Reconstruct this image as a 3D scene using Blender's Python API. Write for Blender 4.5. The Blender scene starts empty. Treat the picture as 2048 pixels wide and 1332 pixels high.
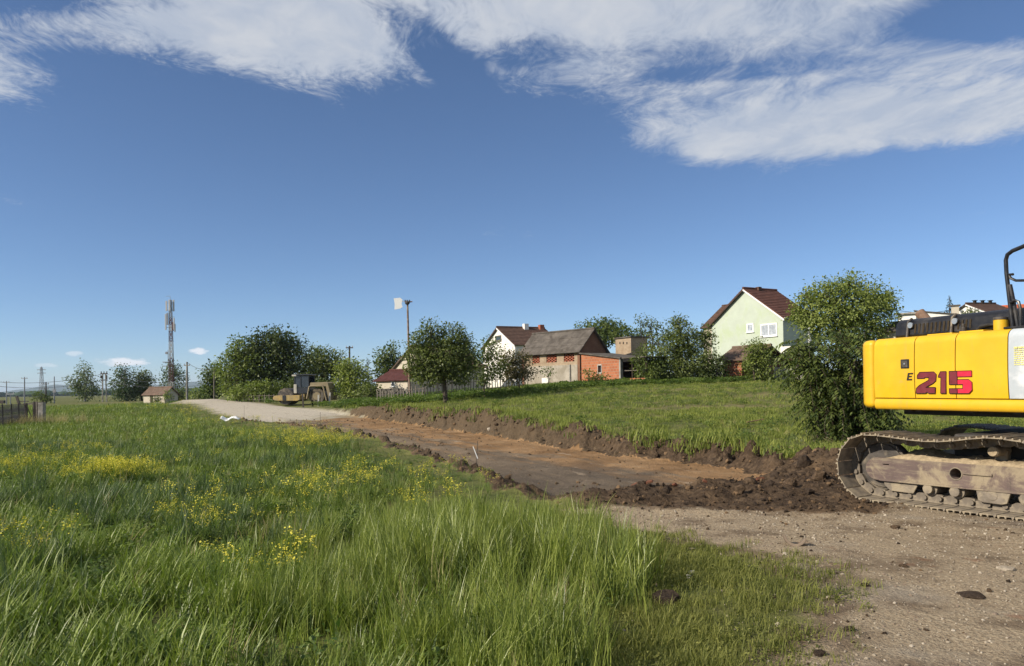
import bpy, bmesh, math, random
import numpy as np
from mathutils import Vector, Matrix, Euler

scene = bpy.context.scene
R = math.radians
rng = np.random.default_rng(7)
random.seed(7)
HAZE = 8e-5

# ------------------------------------------------------------------ camera
FPX, CU, CV, ROLL, CAMZ = 1500.0, 1024.0, 774.5, R(1.0), 1.6
cam_data = bpy.data.cameras.new('camera')
cam = bpy.data.objects.new('camera', cam_data)
scene.collection.objects.link(cam)
cam_data.sensor_width = 36.0
cam_data.lens = FPX / 2048 * 36.0
cam_data.shift_y = (CV - 666.0) / 2048
cam_data.clip_start = 0.05
cam_data.clip_end = 60000
cam.matrix_world = Matrix.Translation((0, 0, CAMZ)) @ Matrix.Rotation(R(90), 4, 'X') @ Matrix.Rotation(-ROLL, 4, 'Z')
scene.camera = cam

# ------------------------------------------------------------------ sun, sky, exposure
SUN_EL = R(31)
SUN_H = Vector((-0.92, -0.39)).normalized()
sun_dir = Vector((SUN_H.x * math.cos(SUN_EL), SUN_H.y * math.cos(SUN_EL), math.sin(SUN_EL)))
sd = bpy.data.lights.new('sun', 'SUN')
sd.energy = 5.0
sd.angle = R(0.53)
sd.color = (1.0, 0.90, 0.76)
sun = bpy.data.objects.new('sun', sd)
scene.collection.objects.link(sun)
sun.rotation_euler = sun_dir.to_track_quat('Z', 'Y').to_euler()
sun.location = (-30, -20, 40)

scene.view_settings.view_transform = 'Standard'
scene.view_settings.look = 'None'
scene.view_settings.exposure = 0.32
scene.view_settings.gamma = 1.0
scene.view_settings.use_curve_mapping = False
scene.cycles.max_bounces = 6
scene.cycles.diffuse_bounces = 3
scene.cycles.transmission_bounces = 4
scene.cycles.transparent_max_bounces = 6
scene.cycles.volume_bounces = 0
scene.cycles.use_denoising = True
scene.cycles.caustics_reflective = False
scene.cycles.caustics_refractive = False

class NT:
    """small node-tree helper"""
    def __init__(s, tree):
        s.t = tree; s.n = tree.nodes; s.l = tree.links
    def add(s, typ, **kw):
        n = s.n.new(typ)
        for k, v in kw.items(): setattr(n, k, v)
        return n
    def put(s, sock, val):
        if val is None: return
        if isinstance(val, bpy.types.NodeSocket): s.l.new(val, sock)
        else:
            if isinstance(val, (tuple, list)) and len(val) == 3 and sock.type == 'RGBA': val = (*val, 1)
            sock.default_value = val
    def math(s, op, a, b=None, c=None, clamp=False):
        n = s.add('ShaderNodeMath', operation=op, use_clamp=clamp)
        s.put(n.inputs[0], a)
        if b is not None: s.put(n.inputs[1], b)
        if c is not None: s.put(n.inputs[2], c)
        return n.outputs[0]
    def vmath(s, op, a, b=None):
        n = s.add('ShaderNodeVectorMath', operation=op)
        s.put(n.inputs[0], a)
        if b is not None: s.put(n.inputs[1], b)
        return n.outputs[0]
    def noise(s, vec, scale, detail=4, rough=0.55, dist=0.0, out=0):
        n = s.add('ShaderNodeTexNoise')
        s.put(n.inputs['Vector'], vec); n.inputs['Scale'].default_value = scale
        n.inputs['Detail'].default_value = detail; n.inputs['Roughness'].default_value = rough
        n.inputs['Distortion'].default_value = dist
        return n.outputs[out]
    def ramp(s, fac, stops, interp='LINEAR'):
        n = s.add('ShaderNodeValToRGB'); cr = n.color_ramp; cr.interpolation = interp
        while len(cr.elements) < len(stops): cr.elements.new(0.5)
        for e, (p, c) in zip(cr.elements, stops):
            e.position = p
            e.color = (c, c, c, 1) if isinstance(c, (int, float)) else (*c, 1)
        s.put(n.inputs[0], fac)
        return n.outputs[0]
    def mix(s, fac, a, b, blend='MIX'):
        n = s.add('ShaderNodeMix', data_type='RGBA', blend_type=blend)
        s.put(n.inputs[0], fac); s.put(n.inputs[6], a); s.put(n.inputs[7], b)
        return n.outputs[2]
    def maprange(s, v, a, b, c=0.0, d=1.0, smooth=True):
        n = s.add('ShaderNodeMapRange', interpolation_type='SMOOTHSTEP' if smooth else 'LINEAR')
        s.put(n.inputs[0], v)
        for i, x in enumerate((a, b, c, d)): s.put(n.inputs[i + 1], x)
        return n.outputs[0]
    def mapping(s, vec, scale=(1, 1, 1), rot=(0, 0, 0), loc=(0, 0, 0)):
        n = s.add('ShaderNodeMapping'); s.put(n.inputs[0], vec)
        n.inputs['Scale'].default_value = scale; n.inputs['Rotation'].default_value = rot
        n.inputs['Location'].default_value = loc
        return n.outputs[0]
    def bump(s, h, strength=0.3, dist=0.02):
        n = s.add('ShaderNodeBump'); n.inputs['Strength'].default_value = strength
        n.inputs['Distance'].default_value = dist; s.put(n.inputs['Height'], h)
        return n.outputs[0]

world = bpy.data.worlds.new('World'); scene.world = world; world.use_nodes = True
w = NT(world.node_tree); w.n.clear()
sky = w.add('ShaderNodeTexSky', sky_type='NISHITA')
sky.sun_disc = False
sky.sun_elevation = SUN_EL
sky.sun_rotation = math.atan2(SUN_H.x, SUN_H.y) % (2 * math.pi)
sky.altitude = 120; sky.air_density = 0.7; sky.dust_density = 0.1; sky.ozone_density = 4.5
bg_sky = w.add('ShaderNodeBackground'); bg_sky.inputs[1].default_value = 0.099
w.l.new(sky.outputs[0], bg_sky.inputs[0])
tc = w.add('ShaderNodeTexCoord')
sep = w.add('ShaderNodeSeparateXYZ'); w.l.new(tc.outputs['Generated'], sep.inputs[0])
zc = w.math('MAXIMUM', sep.outputs[2], 0.02)
px = w.math('DIVIDE', sep.outputs[0], zc); py = w.math('DIVIDE', sep.outputs[1], zc)
comb = w.add('ShaderNodeCombineXYZ'); w.put(comb.inputs[0], px); w.put(comb.inputs[1], py)
P = comb.outputs[0]
# altocumulus sheet: its far edge lies at a distance that varies with bearing (cloud-plane units)
edge_pts = [(-6, 2.6), (-3, 2.75), (-2.0, 2.75), (-1.62, 2.50), (-1.38, 2.20), (-1.1, 2.25), (-0.9, 2.42), (-0.62, 2.60), (-0.38, 2.62), (-0.20, 2.52),
            (0.0, 2.58), (0.2, 2.74), (0.38, 3.0), (0.62, 3.35), (0.9, 3.58), (1.4, 3.56), (1.9, 3.36), (2.6, 3.2), (6, 3.0)]
xn = w.maprange(px, -6, 6, 0, 1, smooth=False)
edge = w.math('MULTIPLY', w.ramp(xn, [((x + 6) / 12, y / 4) for x, y in edge_pts]), 4.0)
warp = w.noise(P, 1.6, 3, 0.5, out=1)
Pw = w.vmath('ADD', P, w.vmath('MULTIPLY', w.vmath('SUBTRACT', warp, (0.5, 0.5, 0.5)), (0.5, 0.5, 0)))
Ps = w.mapping(Pw, scale=(1.0, 0.62, 1), rot=(0, 0, R(-24)))
n_big = w.noise(Ps, 1.15, 4, 0.5)
n_mid = w.noise(Ps, 4.5, 6, 0.62)
n_fine = w.noise(w.mapping(Pw, scale=(1, 0.55, 1), rot=(0, 0, R(-34))), 17, 6, 0.72)
inside = w.math('SUBTRACT', edge, py)
cov = w.math('ADD', w.math('MULTIPLY', w.maprange(inside, -0.25, 0.50), 1.22), -0.64)
cov = w.math('ADD', cov, w.math('MULTIPLY', w.math('SUBTRACT', n_big, 0.5), 2.1))
cov = w.math('ADD', cov, w.math('MULTIPLY', w.math('SUBTRACT', n_mid, 0.5), 1.5))
cov = w.math('ADD', cov, w.math('MULTIPLY', w.math('SUBTRACT', n_fine, 0.5), 1.25))
n_pip = w.noise(w.mapping(Pw, scale=(1, 0.7, 1), rot=(0, 0, R(-20))), 44, 3, 0.6)
cov = w.math('ADD', cov, w.math('MULTIPLY', w.math('SUBTRACT', n_pip, 0.5), w.maprange(px, 0.9, -0.3, 0.45, 1.3)))
# openings in the sheet: one to the upper right, one to the upper left, a thin lane between the two banks
def gap(cx, cy, rx, ry, amt, rot=0.0):
    v = w.mapping(w.vmath('SUBTRACT', P, (cx, cy, 0)), rot=(0, 0, rot))
    v = w.vmath('MULTIPLY', v, (1 / rx, 1 / ry, 0))
    ln = w.add('ShaderNodeVectorMath', operation='LENGTH'); w.put(ln.inputs[0], v)
    return w.math('MULTIPLY', w.maprange(ln.outputs[1], 1.0, 0.35, 0, 1), amt)
for g in ((1.55, 2.0, 0.62, 0.34, 1.5, 0), (-1.30, 1.80, 0.42, 0.20, 1.1, 0), (-0.20, 2.25, 0.13, 0.6, 1.0, 0.35), (0.05, 2.25, 0.22, 0.14, 0.55, 0.3), (0.75, 2.40, 0.55, 0.12, 0.45, 0.15)):
    cov = w.math('SUBTRACT', cov, gap(*g))
for g in ((-0.62, 2.1, 0.60, 0.46, 0.62, 0), (-1.62, 2.3, 0.32, 0.34, 0.75, 0), (-1.1, 2.08, 0.45, 0.16, 0.55, 0.1), (0.05, 2.15, 0.5, 0.5, 0.35, 0), (0.6, 2.0, 0.75, 0.3, 0.55, 0), (1.35, 2.95, 1.0, 0.52, 0.65, 0.1)):
    cov = w.math('ADD', cov, gap(*g))
alpha = w.maprange(cov, -0.22, 1.15, 0, 0.92)
alpha = w.math('MULTIPLY', alpha, w.maprange(py, 9.0, 4.6))
# two little fair-weather clouds low over the horizon, and faint wisps
n_h = w.noise(w.mapping(tc.outputs['Generated'], scale=(1, 1, 2.2)), 42, 5, 0.6)
def puff(az, el, ra, re, amt):
    a = w.math('ARCTAN2', sep.outputs[0], sep.outputs[1]); e = w.math('ARCSINE', sep.outputs[2])
    q = w.math('ADD', w.math('POWER', w.math('DIVIDE', w.math('SUBTRACT', a, az), ra), 2), w.math('POWER', w.math('DIVIDE', w.math('SUBTRACT', e, el), re), 2))
    return w.math('MULTIPLY', w.maprange(w.math('ADD', q, w.math('MULTIPLY', w.math('SUBTRACT', n_h, 0.5), 3.2)), 1.0, 0.0), amt)
def azel(u, v):
    du, dv = u - CU, v - CV
    xr = math.cos(ROLL) * du - math.sin(ROLL) * dv; yr = math.sin(ROLL) * du + math.cos(ROLL) * dv
    return math.atan2(xr, FPX), math.atan2(-yr, math.hypot(xr, FPX))
puffs = None
for (u, v, ru, rv, amt) in ((250, 724, 50, 9, 0.95), (394, 702, 20, 7, 0.9), (148, 708, 18, 6, 0.5), (95, 731, 20, 5, 0.35)):
    a0, e0 = azel(u, v)
    pf = puff(a0, e0, ru / FPX, rv / FPX, amt); puffs = pf if puffs is None else w.math('MAXIMUM', puffs, pf)
alpha = w.math('MAXIMUM', alpha, puffs)
bg_cl = w.add('ShaderNodeBackground')
shade = w.mix(w.maprange(n_mid, 0.35, 0.75), (0.38, 0.43, 0.52), (0.53, 0.55, 0.585))
shade = w.mix(w.maprange(puffs, 0.02, 0.3), shade, (0.74, 0.76, 0.80))
w.put(bg_cl.inputs[0], shade); bg_cl.inputs[1].default_value = 1.0
mxs = w.add('ShaderNodeMixShader'); w.put(mxs.inputs[0], alpha)
w.l.new(bg_sky.outputs[0], mxs.inputs[1]); w.l.new(bg_cl.outputs[0], mxs.inputs[2])
wo = w.add('ShaderNodeOutputWorld'); w.l.new(mxs.outputs[0], wo.inputs[0])
world.cycles.sampling_method = 'MANUAL'; world.cycles.sample_map_resolution = 512

# ------------------------------------------------------------------ geometry helpers
def pix(u, v):
    du, dv = u - CU, v - CV
    c, s = math.cos(ROLL), math.sin(ROLL)
    return (c * du - s * dv) / FPX, (s * du + c * dv) / FPX
def W(u, v, Y):
    a, b = pix(u, v)
    return Vector((a * Y, Y, CAMZ - b * Y))
def Wz(u, v, z):
    a, b = pix(u, v)
    return W(u, v, (CAMZ - z) / b)
def m2(px_, Y): return px_ * Y / FPX        # photo pixels to metres at depth Y

COL = scene.collection
def link(o, parent=None):
    COL.objects.link(o)
    if parent is not None: o.parent = parent
    return o
def tag(o, label=None, cat=None, group=None, kind=None):
    if label: o['label'] = label
    if cat: o['category'] = cat
    if group: o['group'] = group
    if kind: o['kind'] = kind
    return o
def empty(name, loc, rz=0.0, label=None, cat=None, group=None):
    o = bpy.data.objects.new(name, None); o.empty_display_size = 0.3
    o.location = loc; o.rotation_euler = (0, 0, rz)
    link(o); tag(o, label, cat, group)
    return o
def np_mesh(name, verts, quads=None, tris=None):
    me = bpy.data.meshes.new(name)
    verts = np.asarray(verts, np.float32)
    nq = 0 if quads is None else len(quads); nt = 0 if tris is None else len(tris)
    me.vertices.add(len(verts)); me.vertices.foreach_set('co', verts.ravel())
    idx = []; tot = []
    if nq: idx.append(np.asarray(quads, np.int32).ravel()); tot.append(np.full(nq, 4, np.int32))
    if nt: idx.append(np.asarray(tris, np.int32).ravel()); tot.append(np.full(nt, 3, np.int32))
    idx = np.concatenate(idx); tot = np.concatenate(tot)
    me.loops.add(len(idx)); me.loops.foreach_set('vertex_index', idx)
    me.polygons.add(len(tot))
    me.polygons.foreach_set('loop_start', np.concatenate([[0], np.cumsum(tot)[:-1]]).astype(np.int32))
    me.polygons.foreach_set('loop_total', tot)
    me.update(calc_edges=True)
    return me
def fattr(me, name, data, typ='FLOAT', domain='POINT'):
    a = me.attributes.new(name, typ, domain)
    key = {'FLOAT': 'value', 'FLOAT_VECTOR': 'vector', 'FLOAT_COLOR': 'color', 'INT': 'value'}[typ]
    a.data.foreach_set(key, np.asarray(data, np.int32 if typ == 'INT' else np.float32).ravel())
def smooth_all(me): me.polygons.foreach_set('use_smooth', np.ones(len(me.polygons), bool))

class MB:
    """collects boxes, tubes and prisms into one mesh"""
    def __init__(s): s.v = []; s.f = []
    def add(s, verts, faces):
        o = len(s.v); s.v += [tuple(p) for p in verts]; s.f += [tuple(i + o for i in f) for f in faces]; return s
    def box(s, c, size, rot=None):
        hx, hy, hz = size[0] / 2, size[1] / 2, size[2] / 2
        pts = [Vector((x, y, z)) for z in (-hz, hz) for y in (-hy, hy) for x in (-hx, hx)]
        if rot is not None:
            m = Euler(rot).to_matrix(); pts = [m @ p for p in pts]
        c = Vector(c)
        return s.add([p + c for p in pts], [(0, 2, 3, 1), (4, 5, 7, 6), (0, 1, 5, 4), (2, 6, 7, 3), (0, 4, 6, 2), (1, 3, 7, 5)])
    def bx(s, x0, x1, y0, y1, z0, z1): return s.box(((x0 + x1) / 2, (y0 + y1) / 2, (z0 + z1) / 2), (abs(x1 - x0), abs(y1 - y0), abs(z1 - z0)))
    def tube(s, path, rad, n=8, caps=True):
        path = [Vector(p) for p in path]
        if not isinstance(rad, (list, tuple)): rad = [rad] * len(path)
        vs = []; fs = []; up0 = None
        for i, p in enumerate(path):
            t = (path[min(i + 1, len(path) - 1)] - path[max(i - 1, 0)])
            t = t.normalized() if t.length > 1e-9 else Vector((0, 0, 1))
            if up0 is None: up0 = Vector((0, 0, 1)) if abs(t.z) < 0.9 else Vector((1, 0, 0))
            a = t.cross(up0); a = a.normalized() if a.length > 1e-6 else t.orthogonal().normalized()
            b = t.cross(a).normalized(); up0 = a.cross(t)
            for k in range(n):
                an = 2 * math.pi * k / n
                vs.append(p + a * (rad[i] * math.cos(an)) + b * (rad[i] * math.sin(an)))
        for i in range(len(path) - 1):
            for k in range(n):
                k2 = (k + 1) % n
                fs.append((i * n + k, i * n + k2, (i + 1) * n + k2, (i + 1) * n + k))
        if caps:
            fs.append(tuple(range(n - 1, -1, -1))); fs.append(tuple((len(path) - 1) * n + k for k in range(n)))
        return s.add(vs, fs)
    def prism(s, poly, a, b, axis='y'):
        """extrude a 2D polygon; axis names the extrusion axis"""
        def P3(p, t):
            if axis == 'y': return (p[0], t, p[1])
            if axis == 'x': return (t, p[0], p[1])
            return (p[0], p[1], t)
        n = len(poly)
        vs = [P3(p, a) for p in poly] + [P3(p, b) for p in poly]
        fs = [tuple(range(n)), tuple(range(2 * n - 1, n - 1, -1))]
        fs += [(i, n + i, n + (i + 1) % n, (i + 1) % n) for i in range(n)]
        return s.add(vs, fs)
    def cyl(s, c, r, h, axis='z', n=20, r2=None):
        ax = {'x': Vector((1, 0, 0)), 'y': Vector((0, 1, 0)), 'z': Vector((0, 0, 1))}[axis]
        c = Vector(c)
        return s.tube([c - ax * h / 2, c + ax * h / 2], [r, r if r2 is None else r2], n)
    def ball(s, c, r, n=8, m=6):
        c = Vector(c); rx, ry, rz = r if isinstance(r, (tuple, list)) else (r, r, r)
        vs = [c + Vector((0, 0, rz))]; fs = []
        for i in range(1, m):
            th = math.pi * i / m
            for k in range(n):
                ph = 2 * math.pi * k / n
                vs.append(c + Vector((rx * math.sin(th) * math.cos(ph), ry * math.sin(th) * math.sin(ph), rz * math.cos(th))))
        vs.append(c - Vector((0, 0, rz)))
        for k in range(n): fs.append((0, 1 + k, 1 + (k + 1) % n))
        for i in range(m - 2):
            for k in range(n):
                a = 1 + i * n; fs.append((a + k, a + n + k, a + n + (k + 1) % n, a + (k + 1) % n))
        L = len(vs) - 1; a = 1 + (m - 2) * n
        for k in range(n): fs.append((L, a + (k + 1) % n, a + k))
        return s.add(vs, fs)
    def mesh(s, name):
        me = bpy.data.meshes.new(name); me.from_pydata(s.v, [], s.f); me.update()
        bm = bmesh.new(); bm.from_mesh(me); bmesh.ops.recalc_face_normals(bm, faces=bm.faces); bm.to_mesh(me); bm.free()
        return me
    def build(s, name, mat, parent=None, smooth=False, bevel=0.0, seg=2, loc=None, rz=None):
        o = bpy.data.objects.new(name, s.mesh(name)); o.data.materials.append(mat)
        link(o, parent)
        if loc is not None: o.location = loc
        if rz is not None: o.rotation_euler = (0, 0, rz)
        if bevel:
            md = o.modifiers.new('bevel', 'BEVEL'); md.width = bevel; md.segments = seg; md.limit_method = 'ANGLE'; md.angle_limit = R(35)
            md.harden_normals = False
        if smooth or bevel:
            smooth_all(o.data)
            o.data.set_sharp_from_angle(angle=R(38)) if not bevel else None
            if bevel:
                wn = o.modifiers.new('wn', 'WEIGHTED_NORMAL'); wn.keep_sharp = True
        return o
def inst(o, parent=None, loc=None, rot=None):
    c = o.copy(); link(c)
    c.parent = parent if parent is not None else o.parent
    if loc is not None: c.location = loc
    if rot is not None: c.rotation_euler = rot
    return c

# value noise for relief
def vnoise(x, y, seed=0):
    xi = np.floor(x).astype(np.int64); yi = np.floor(y).astype(np.int64)
    xf = x - xi; yf = y - yi
    def h(a, b):
        n = (a * 374761393 + b * 668265263 + seed * 1442695041) & 0xFFFFFFFF
        n = ((n ^ (n >> 13)) * 1274126177) & 0xFFFFFFFF
        return ((n ^ (n >> 16)) & 0xFFFF) / 65535.0
    u = xf * xf * (3 - 2 * xf); v = yf * yf * (3 - 2 * yf)
    return (h(xi, yi) * (1 - u) + h(xi + 1, yi) * u) * (1 - v) + (h(xi, yi + 1) * (1 - u) + h(xi + 1, yi + 1) * u) * v
def fbm(x, y, octv=4, seed=0, gain=0.5):
    s = 0; a = 1; t = 0
    for i in range(octv):
        s = s + a * vnoise(x * 2 ** i + 17.3 * i, y * 2 ** i - 9.1 * i, seed + i); t += a; a *= gain
    return s / t
def sstep(a, b, x):
    t = np.clip((x - a) / (b - a), 0, 1); return t * t * (3 - 2 * t)
# ------------------------------------------------------------------ terrain
class TPS:
    def __init__(s, pts, reg=0.02):
        p = np.array(pts, float); s.xy = p[:, :2] / 10.0; z = p[:, 2]
        n = len(p); K = s.k(s.xy, s.xy) + reg * np.eye(n)
        Pm = np.hstack([np.ones((n, 1)), s.xy])
        A = np.block([[K, Pm], [Pm.T, np.zeros((3, 3))]])
        s.w = np.linalg.solve(A, np.concatenate([z, np.zeros(3)]))
    @staticmethod
    def k(a, b):
        d2 = ((a[:, None, :] - b[None, :, :]) ** 2).sum(-1)
        return 0.5 * d2 * np.log(d2 + 1e-9)
    def __call__(s, x, y):
        q = np.stack([np.ravel(x), np.ravel(y)], 1) / 10.0
        out = np.empty(len(q))
        for i in range(0, len(q), 40000):
            c = q[i:i + 40000]
            out[i:i + 40000] = s.k(c, s.xy) @ s.w[:-3] + s.w[-3] + c @ s.w[-2:]
        return out.reshape(np.shape(x))
base_pts = [(0, 0, 0), (6, 2, 0), (-6, 2, 0), (-15, 9, 0), (-8, 14, -.02), (-3, 14, -.05), (-30, 30, -.05), (-30, 45, -.1), (-55, 45, -.15),
            (-22, 38, -.1), (-80, 80, 0), (-80, 130, 0), (-45, 130, .05), (-10, 140, .8), (6, 9, 0), (10, 8, 0), (3, 8, 0), (12, 13, .05), (8, 14, .05),
            (30, 20, .3), (40, 45, 1.3), (60, 80, 2.4), (30, 110, 2.6), (-130, 130, -.1), (-130, 40, -.1), (70, 20, .5), (-6, 22, -.05), (-12, 33, -.1)]
base_pts += [tuple(W(*q)) for q in ((320, 812, 74), (220, 815, 80), (400, 808, 72), (600, 812, 68), (893, 806, 45), (700, 815, 50), (1000, 833, 30), (850, 823, 39),
             (1150, 855, 25.5), (1250, 880, 22), (1400, 897, 18.3), (1530, 912, 16), (1700, 880, 20), (1900, 852, 24), (1300, 800, 38.4), (1500, 755, 66),
             (1100, 770, 62), (1260, 768, 60), (1035, 788, 50), (960, 797, 47), (560, 803, 80), (450, 830, 52), (1640, 800, 36))]
base_tps = TPS(base_pts)
L_pix = [Wz(1090, 1005, -.10), Wz(960, 957, -.30), Wz(860, 925, -.35), Wz(700, 885, -.35), Wz(600, 862, -.30), Wz(500, 847, -.17), W(450, 828, 53), W(400, 808, 72), W(360, 800, 95)]
R_pix = [Wz(1560, 950, -.25), Wz(1400, 930, -.35), Wz(1250, 912, -.35), Wz(1000, 876, -.30), Wz(850, 852, -.25), Wz(730, 836, -.15), W(640, 822, 52), W(550, 811, 66), W(480, 803, 80), W(440, 797, 95)]
bed_tps = TPS([tuple(p) for p in L_pix + R_pix], reg=0.05)
BED = np.array([(p.x, p.y) for p in L_pix] + [(p.x, p.y) for p in reversed(R_pix)] + [(5.2, 13.4), (3.6, 11.5), (1.7, 10.8)])
LP = np.array([(p.x, p.y) for p in L_pix]); RP = np.array([(p.x, p.y) for p in R_pix])
def seg_dist(x, y, poly, closed=False):
    n = len(poly); best = np.full(np.shape(x), 1e18); along = np.zeros(np.shape(x)); acc = 0.0
    for i in range(n if closed else n - 1):
        a = poly[i]; b = poly[(i + 1) % n]; d = b - a; L2 = d @ d
        t = np.clip(((x - a[0]) * d[0] + (y - a[1]) * d[1]) / L2, 0, 1)
        q = (x - a[0] - t * d[0]) ** 2 + (y - a[1] - t * d[1]) ** 2
        m = q < best; best = np.where(m, q, best); along = np.where(m, acc + t * math.sqrt(L2), along); acc += math.sqrt(L2)
    return np.sqrt(best), along
def inside(x, y, poly):
    r = np.zeros(np.shape(x), bool); n = len(poly)
    for i in range(n):
        x0, y0 = poly[i]; x1, y1 = poly[(i + 1) % n]
        if y0 == y1: continue
        c = ((y0 > y) != (y1 > y)) & (x < (x1 - x0) * (y - y0) / (y1 - y0) + x0)
        r ^= c
    return r
def sdist(x, y, poly):
    d, _ = seg_dist(x, y, poly, True)
    return np.where(inside(x, y, poly), -d, d)
MEADOW = np.array([(0.2, -6), (0.30, 4.5), (0.86, 5.7), (1.08, 7.2), (0.65, 8.6), (0.34, 10.4)] + [tuple(p) for p in LP[1:]] + [(-60, 98), (-150, 100), (-150, -6)])
SHORT = np.array([(0.1, -6), (0.25, 4.5), (0.8, 5.7), (1.0, 7.2), (0.9, 8.4), (1.9, 7.4), (2.5, 6.1), (1.95, 5.2), (1.4, 4.2), (1.1, 2), (1.1, -6)])
SPOIL = np.array([(0.5, 11.2), (0.55, 9.7), (2.2, 9.55), (4.2, 9.0), (5.4, 9.9), (7.0, 11.5), (6.9, 14.0), (6.4, 15.6), (5.3, 15.2), (4.0, 13.2), (2.3, 12.0)])
DRY = [(W(1450, 812, 33), 3.2, 1.6), (W(1590, 800, 40), 4.5, 2.2), (W(1330, 785, 47), 5.0, 1.2)]
def terrain(x, y, full=False):
    x = np.asarray(x, float); y = np.asarray(y, float)
    rr = np.hypot(x, y)
    fade = 1 - sstep(150, 420, rr)
    b = np.clip(base_tps(np.clip(x, -140, 140), np.clip(y, -10, 150)), -.6, 4.0) * fade
    b = b + (fbm(x * .35, y * .35, 3, 3) - .5) * .14 * sstep(3, 12, rr) * fade
    s = sdist(x, y, BED)
    bed = np.clip(bed_tps(np.clip(x, -60, 20), np.clip(y, 5, 100)), -.6, 2)
    dl, al = seg_dist(x, y, LP); dr, ar = seg_dist(x, y, RP)
    t = dl / (dl + dr + 1e-6)
    along = al
    rough = fbm(x * 2.2, y * 2.2, 4, 11) - .5
    fine = fbm(x * 7, y * 7, 3, 23) - .5
    wob = (fbm(x * .9, y * .9, 3, 31) - .5)
    far = sstep(38, 50, y)                      # the laid gravel is flush with the ground further on
    rightside = sstep(.45, .6, t)
    wid = .25 + .55 * rightside
    k = sstep(-.05, 1.0, (s + wob * .8) / wid)
    z = bed * (1 - k) + b * k
    # ruts along the bed
    rut = np.sin(t * 17 + 2.5 * fbm(along * .12, t * 2, 2, 5)) * .018 + (fbm(t * 14, along * .25, 3, 41) - .5) * .05
    z = z + (1 - k) * (rut * 1.3 + fine * .035 + rough * .05) * (1 - .7 * far)
    # spoil ridges on both lips
    lip = np.exp(-((s - .75) / .55) ** 2) * sstep(12.8, 15.5, y)
    ridge_r = lip * rightside * (1 - sstep(44, 52, y)) * (.03 + .42 * np.maximum(fbm(x * .8, y * .8, 3, 51) - .38, 0) + rough * .46 + fine * .22)
    ridge_l = np.exp(-((s - .15) / .35) ** 2) * (1 - rightside) * (1 - sstep(36, 46, y)) * sstep(10.6, 12.0, y) * (.06 + rough * .42 + fine * .16)
    z = z + ridge_r + ridge_l
    # heap by the machine and the broken edge in front of the bed
    sp = sdist(x, y, SPOIL)
    spm = 1 - sstep(-.5, .25, sp + wob * .7)
    heap = .38 * np.exp(-(((x - 5.3) / 1.15) ** 2 + ((y - 13.0) / 1.5) ** 2)) + .13 * np.exp(-(((x - 3.4) / 1.5) ** 2 + ((y - 10.9) / .6) ** 2)) + .12 * np.exp(-(((x - 1.3) / 1.0) ** 2 + ((y - 10.6) / .45) ** 2))
    bank = 4 * k * (1 - k) * (1 - sstep(44, 52, y)) * (.25 + .75 * sstep(12.8, 15.5, y))
    rg3 = fbm(x * 3.6, y * 3.6, 3, 19, .6) - .5
    z = z + bank * (rough * .38 + rg3 * .30 + fine * .12) + lip * rightside * (1 - sstep(44, 52, y)) * rg3 * .22
    z = z + spm * (rough * .17 + fine * .12 + .02) + heap * spm
    path = 1 - sstep(.2, 1.0, np.maximum(y - 9.4, .9 - x))
    z = z + fine * .012 + path * rough * .035
    if not full: return z
    return z, dict(s=s + wob * .8, t=t, along=along, spm=spm, lip_r=lip * rightside, k=k, far=far, rs=rightside, b=b)
def G(x, y): return float(terrain(np.array([x]), np.array([y]))[0])
def GP(u, Y, v=780):
    a, _ = pix(u, v); x = a * Y
    return Vector((x, Y, G(x, Y)))

def axis_lines(lo, hi, step, g, far_lo, far_hi):
    mid = list(np.arange(lo, hi + 1e-6, step)); out = [mid[-1]]; d = step
    up = []
    p = mid[-1]
    while p < far_hi: d *= g; p += d; up.append(p)
    dn = []; p = mid[0]; d = step
    while p > far_lo: d *= g; p -= d; dn.append(p)
    return np.array(dn[::-1] + mid + up)
gx = axis_lines(-6.0, 7.5, .075, 1.045, -16000, 16000)
midx = axis_lines(-6.0, -5.9, .075, 1.02, -17, 0); midx = midx[midx < -6.0]
out_ = axis_lines(-17, -16.9, .30, 1.05, -16000, 0); out_ = out_[out_ < midx[0] - .15]
gx = np.concatenate([out_, midx, gx[gx >= -6.0]])
gy = axis_lines(3.0, 14.0, .065, 1.008, 2, 50)
gy2 = axis_lines(gy[-1], gy[-1] + .5, .40, 1.045, 0, 16000); gy = np.concatenate([gy, gy2[gy2 > gy[-1] + .2]])
# behind the camera a coarse spacing is enough
gy = np.concatenate([[-16000, -3000, -600, -150, -60, -30, -15, -8, -4, -1], np.arange(1, 3, .4), gy[gy >= 3.0]])
XX, YY = np.meshgrid(gx, gy)
ZZ, info = terrain(XX, YY, True)
RR = np.hypot(XX, YY)
mead = sdist(XX, YY, MEADOW); short = sdist(XX, YY, SHORT)
edge_n = (fbm(XX * 1.7, YY * 1.7, 3, 61) - .5)
inbed = 1 - info['k']
grav_far = inbed * sstep(39.5, 43.0, YY - 7 * info['t'] + edge_n * 4)
lipr = sstep(.25, .6, info['lip_r'] + edge_n * .5 - sstep(44, 52, YY)) * (info['s'] > -.2)
lipl = np.exp(-((info['s'] - .1) / .4) ** 2) * (1 - info['rs']) * (1 - sstep(34, 44, YY))
soil = np.clip(np.maximum.reduce([info['spm'], lipr, sstep(.2, .6, lipl + edge_n * .4), (info['k'] > .02) * (info['k'] < .9) * 1.0 * (1 - grav_far) * (1 - sstep(50, 56, YY))]), 0, 1)
path = (1 - sstep(-.3, .5, YY - 9.7 + edge_n * 1.2 - sstep(3.5, 7, XX) * 3.2)) * sstep(-.25, .35, mead + edge_n * .5) * (1 - .93 * (1 - sstep(-.5, .55, short + edge_n * .9))) * (YY > -8)
path = path * (1 - sstep(14, 20, XX))
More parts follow.
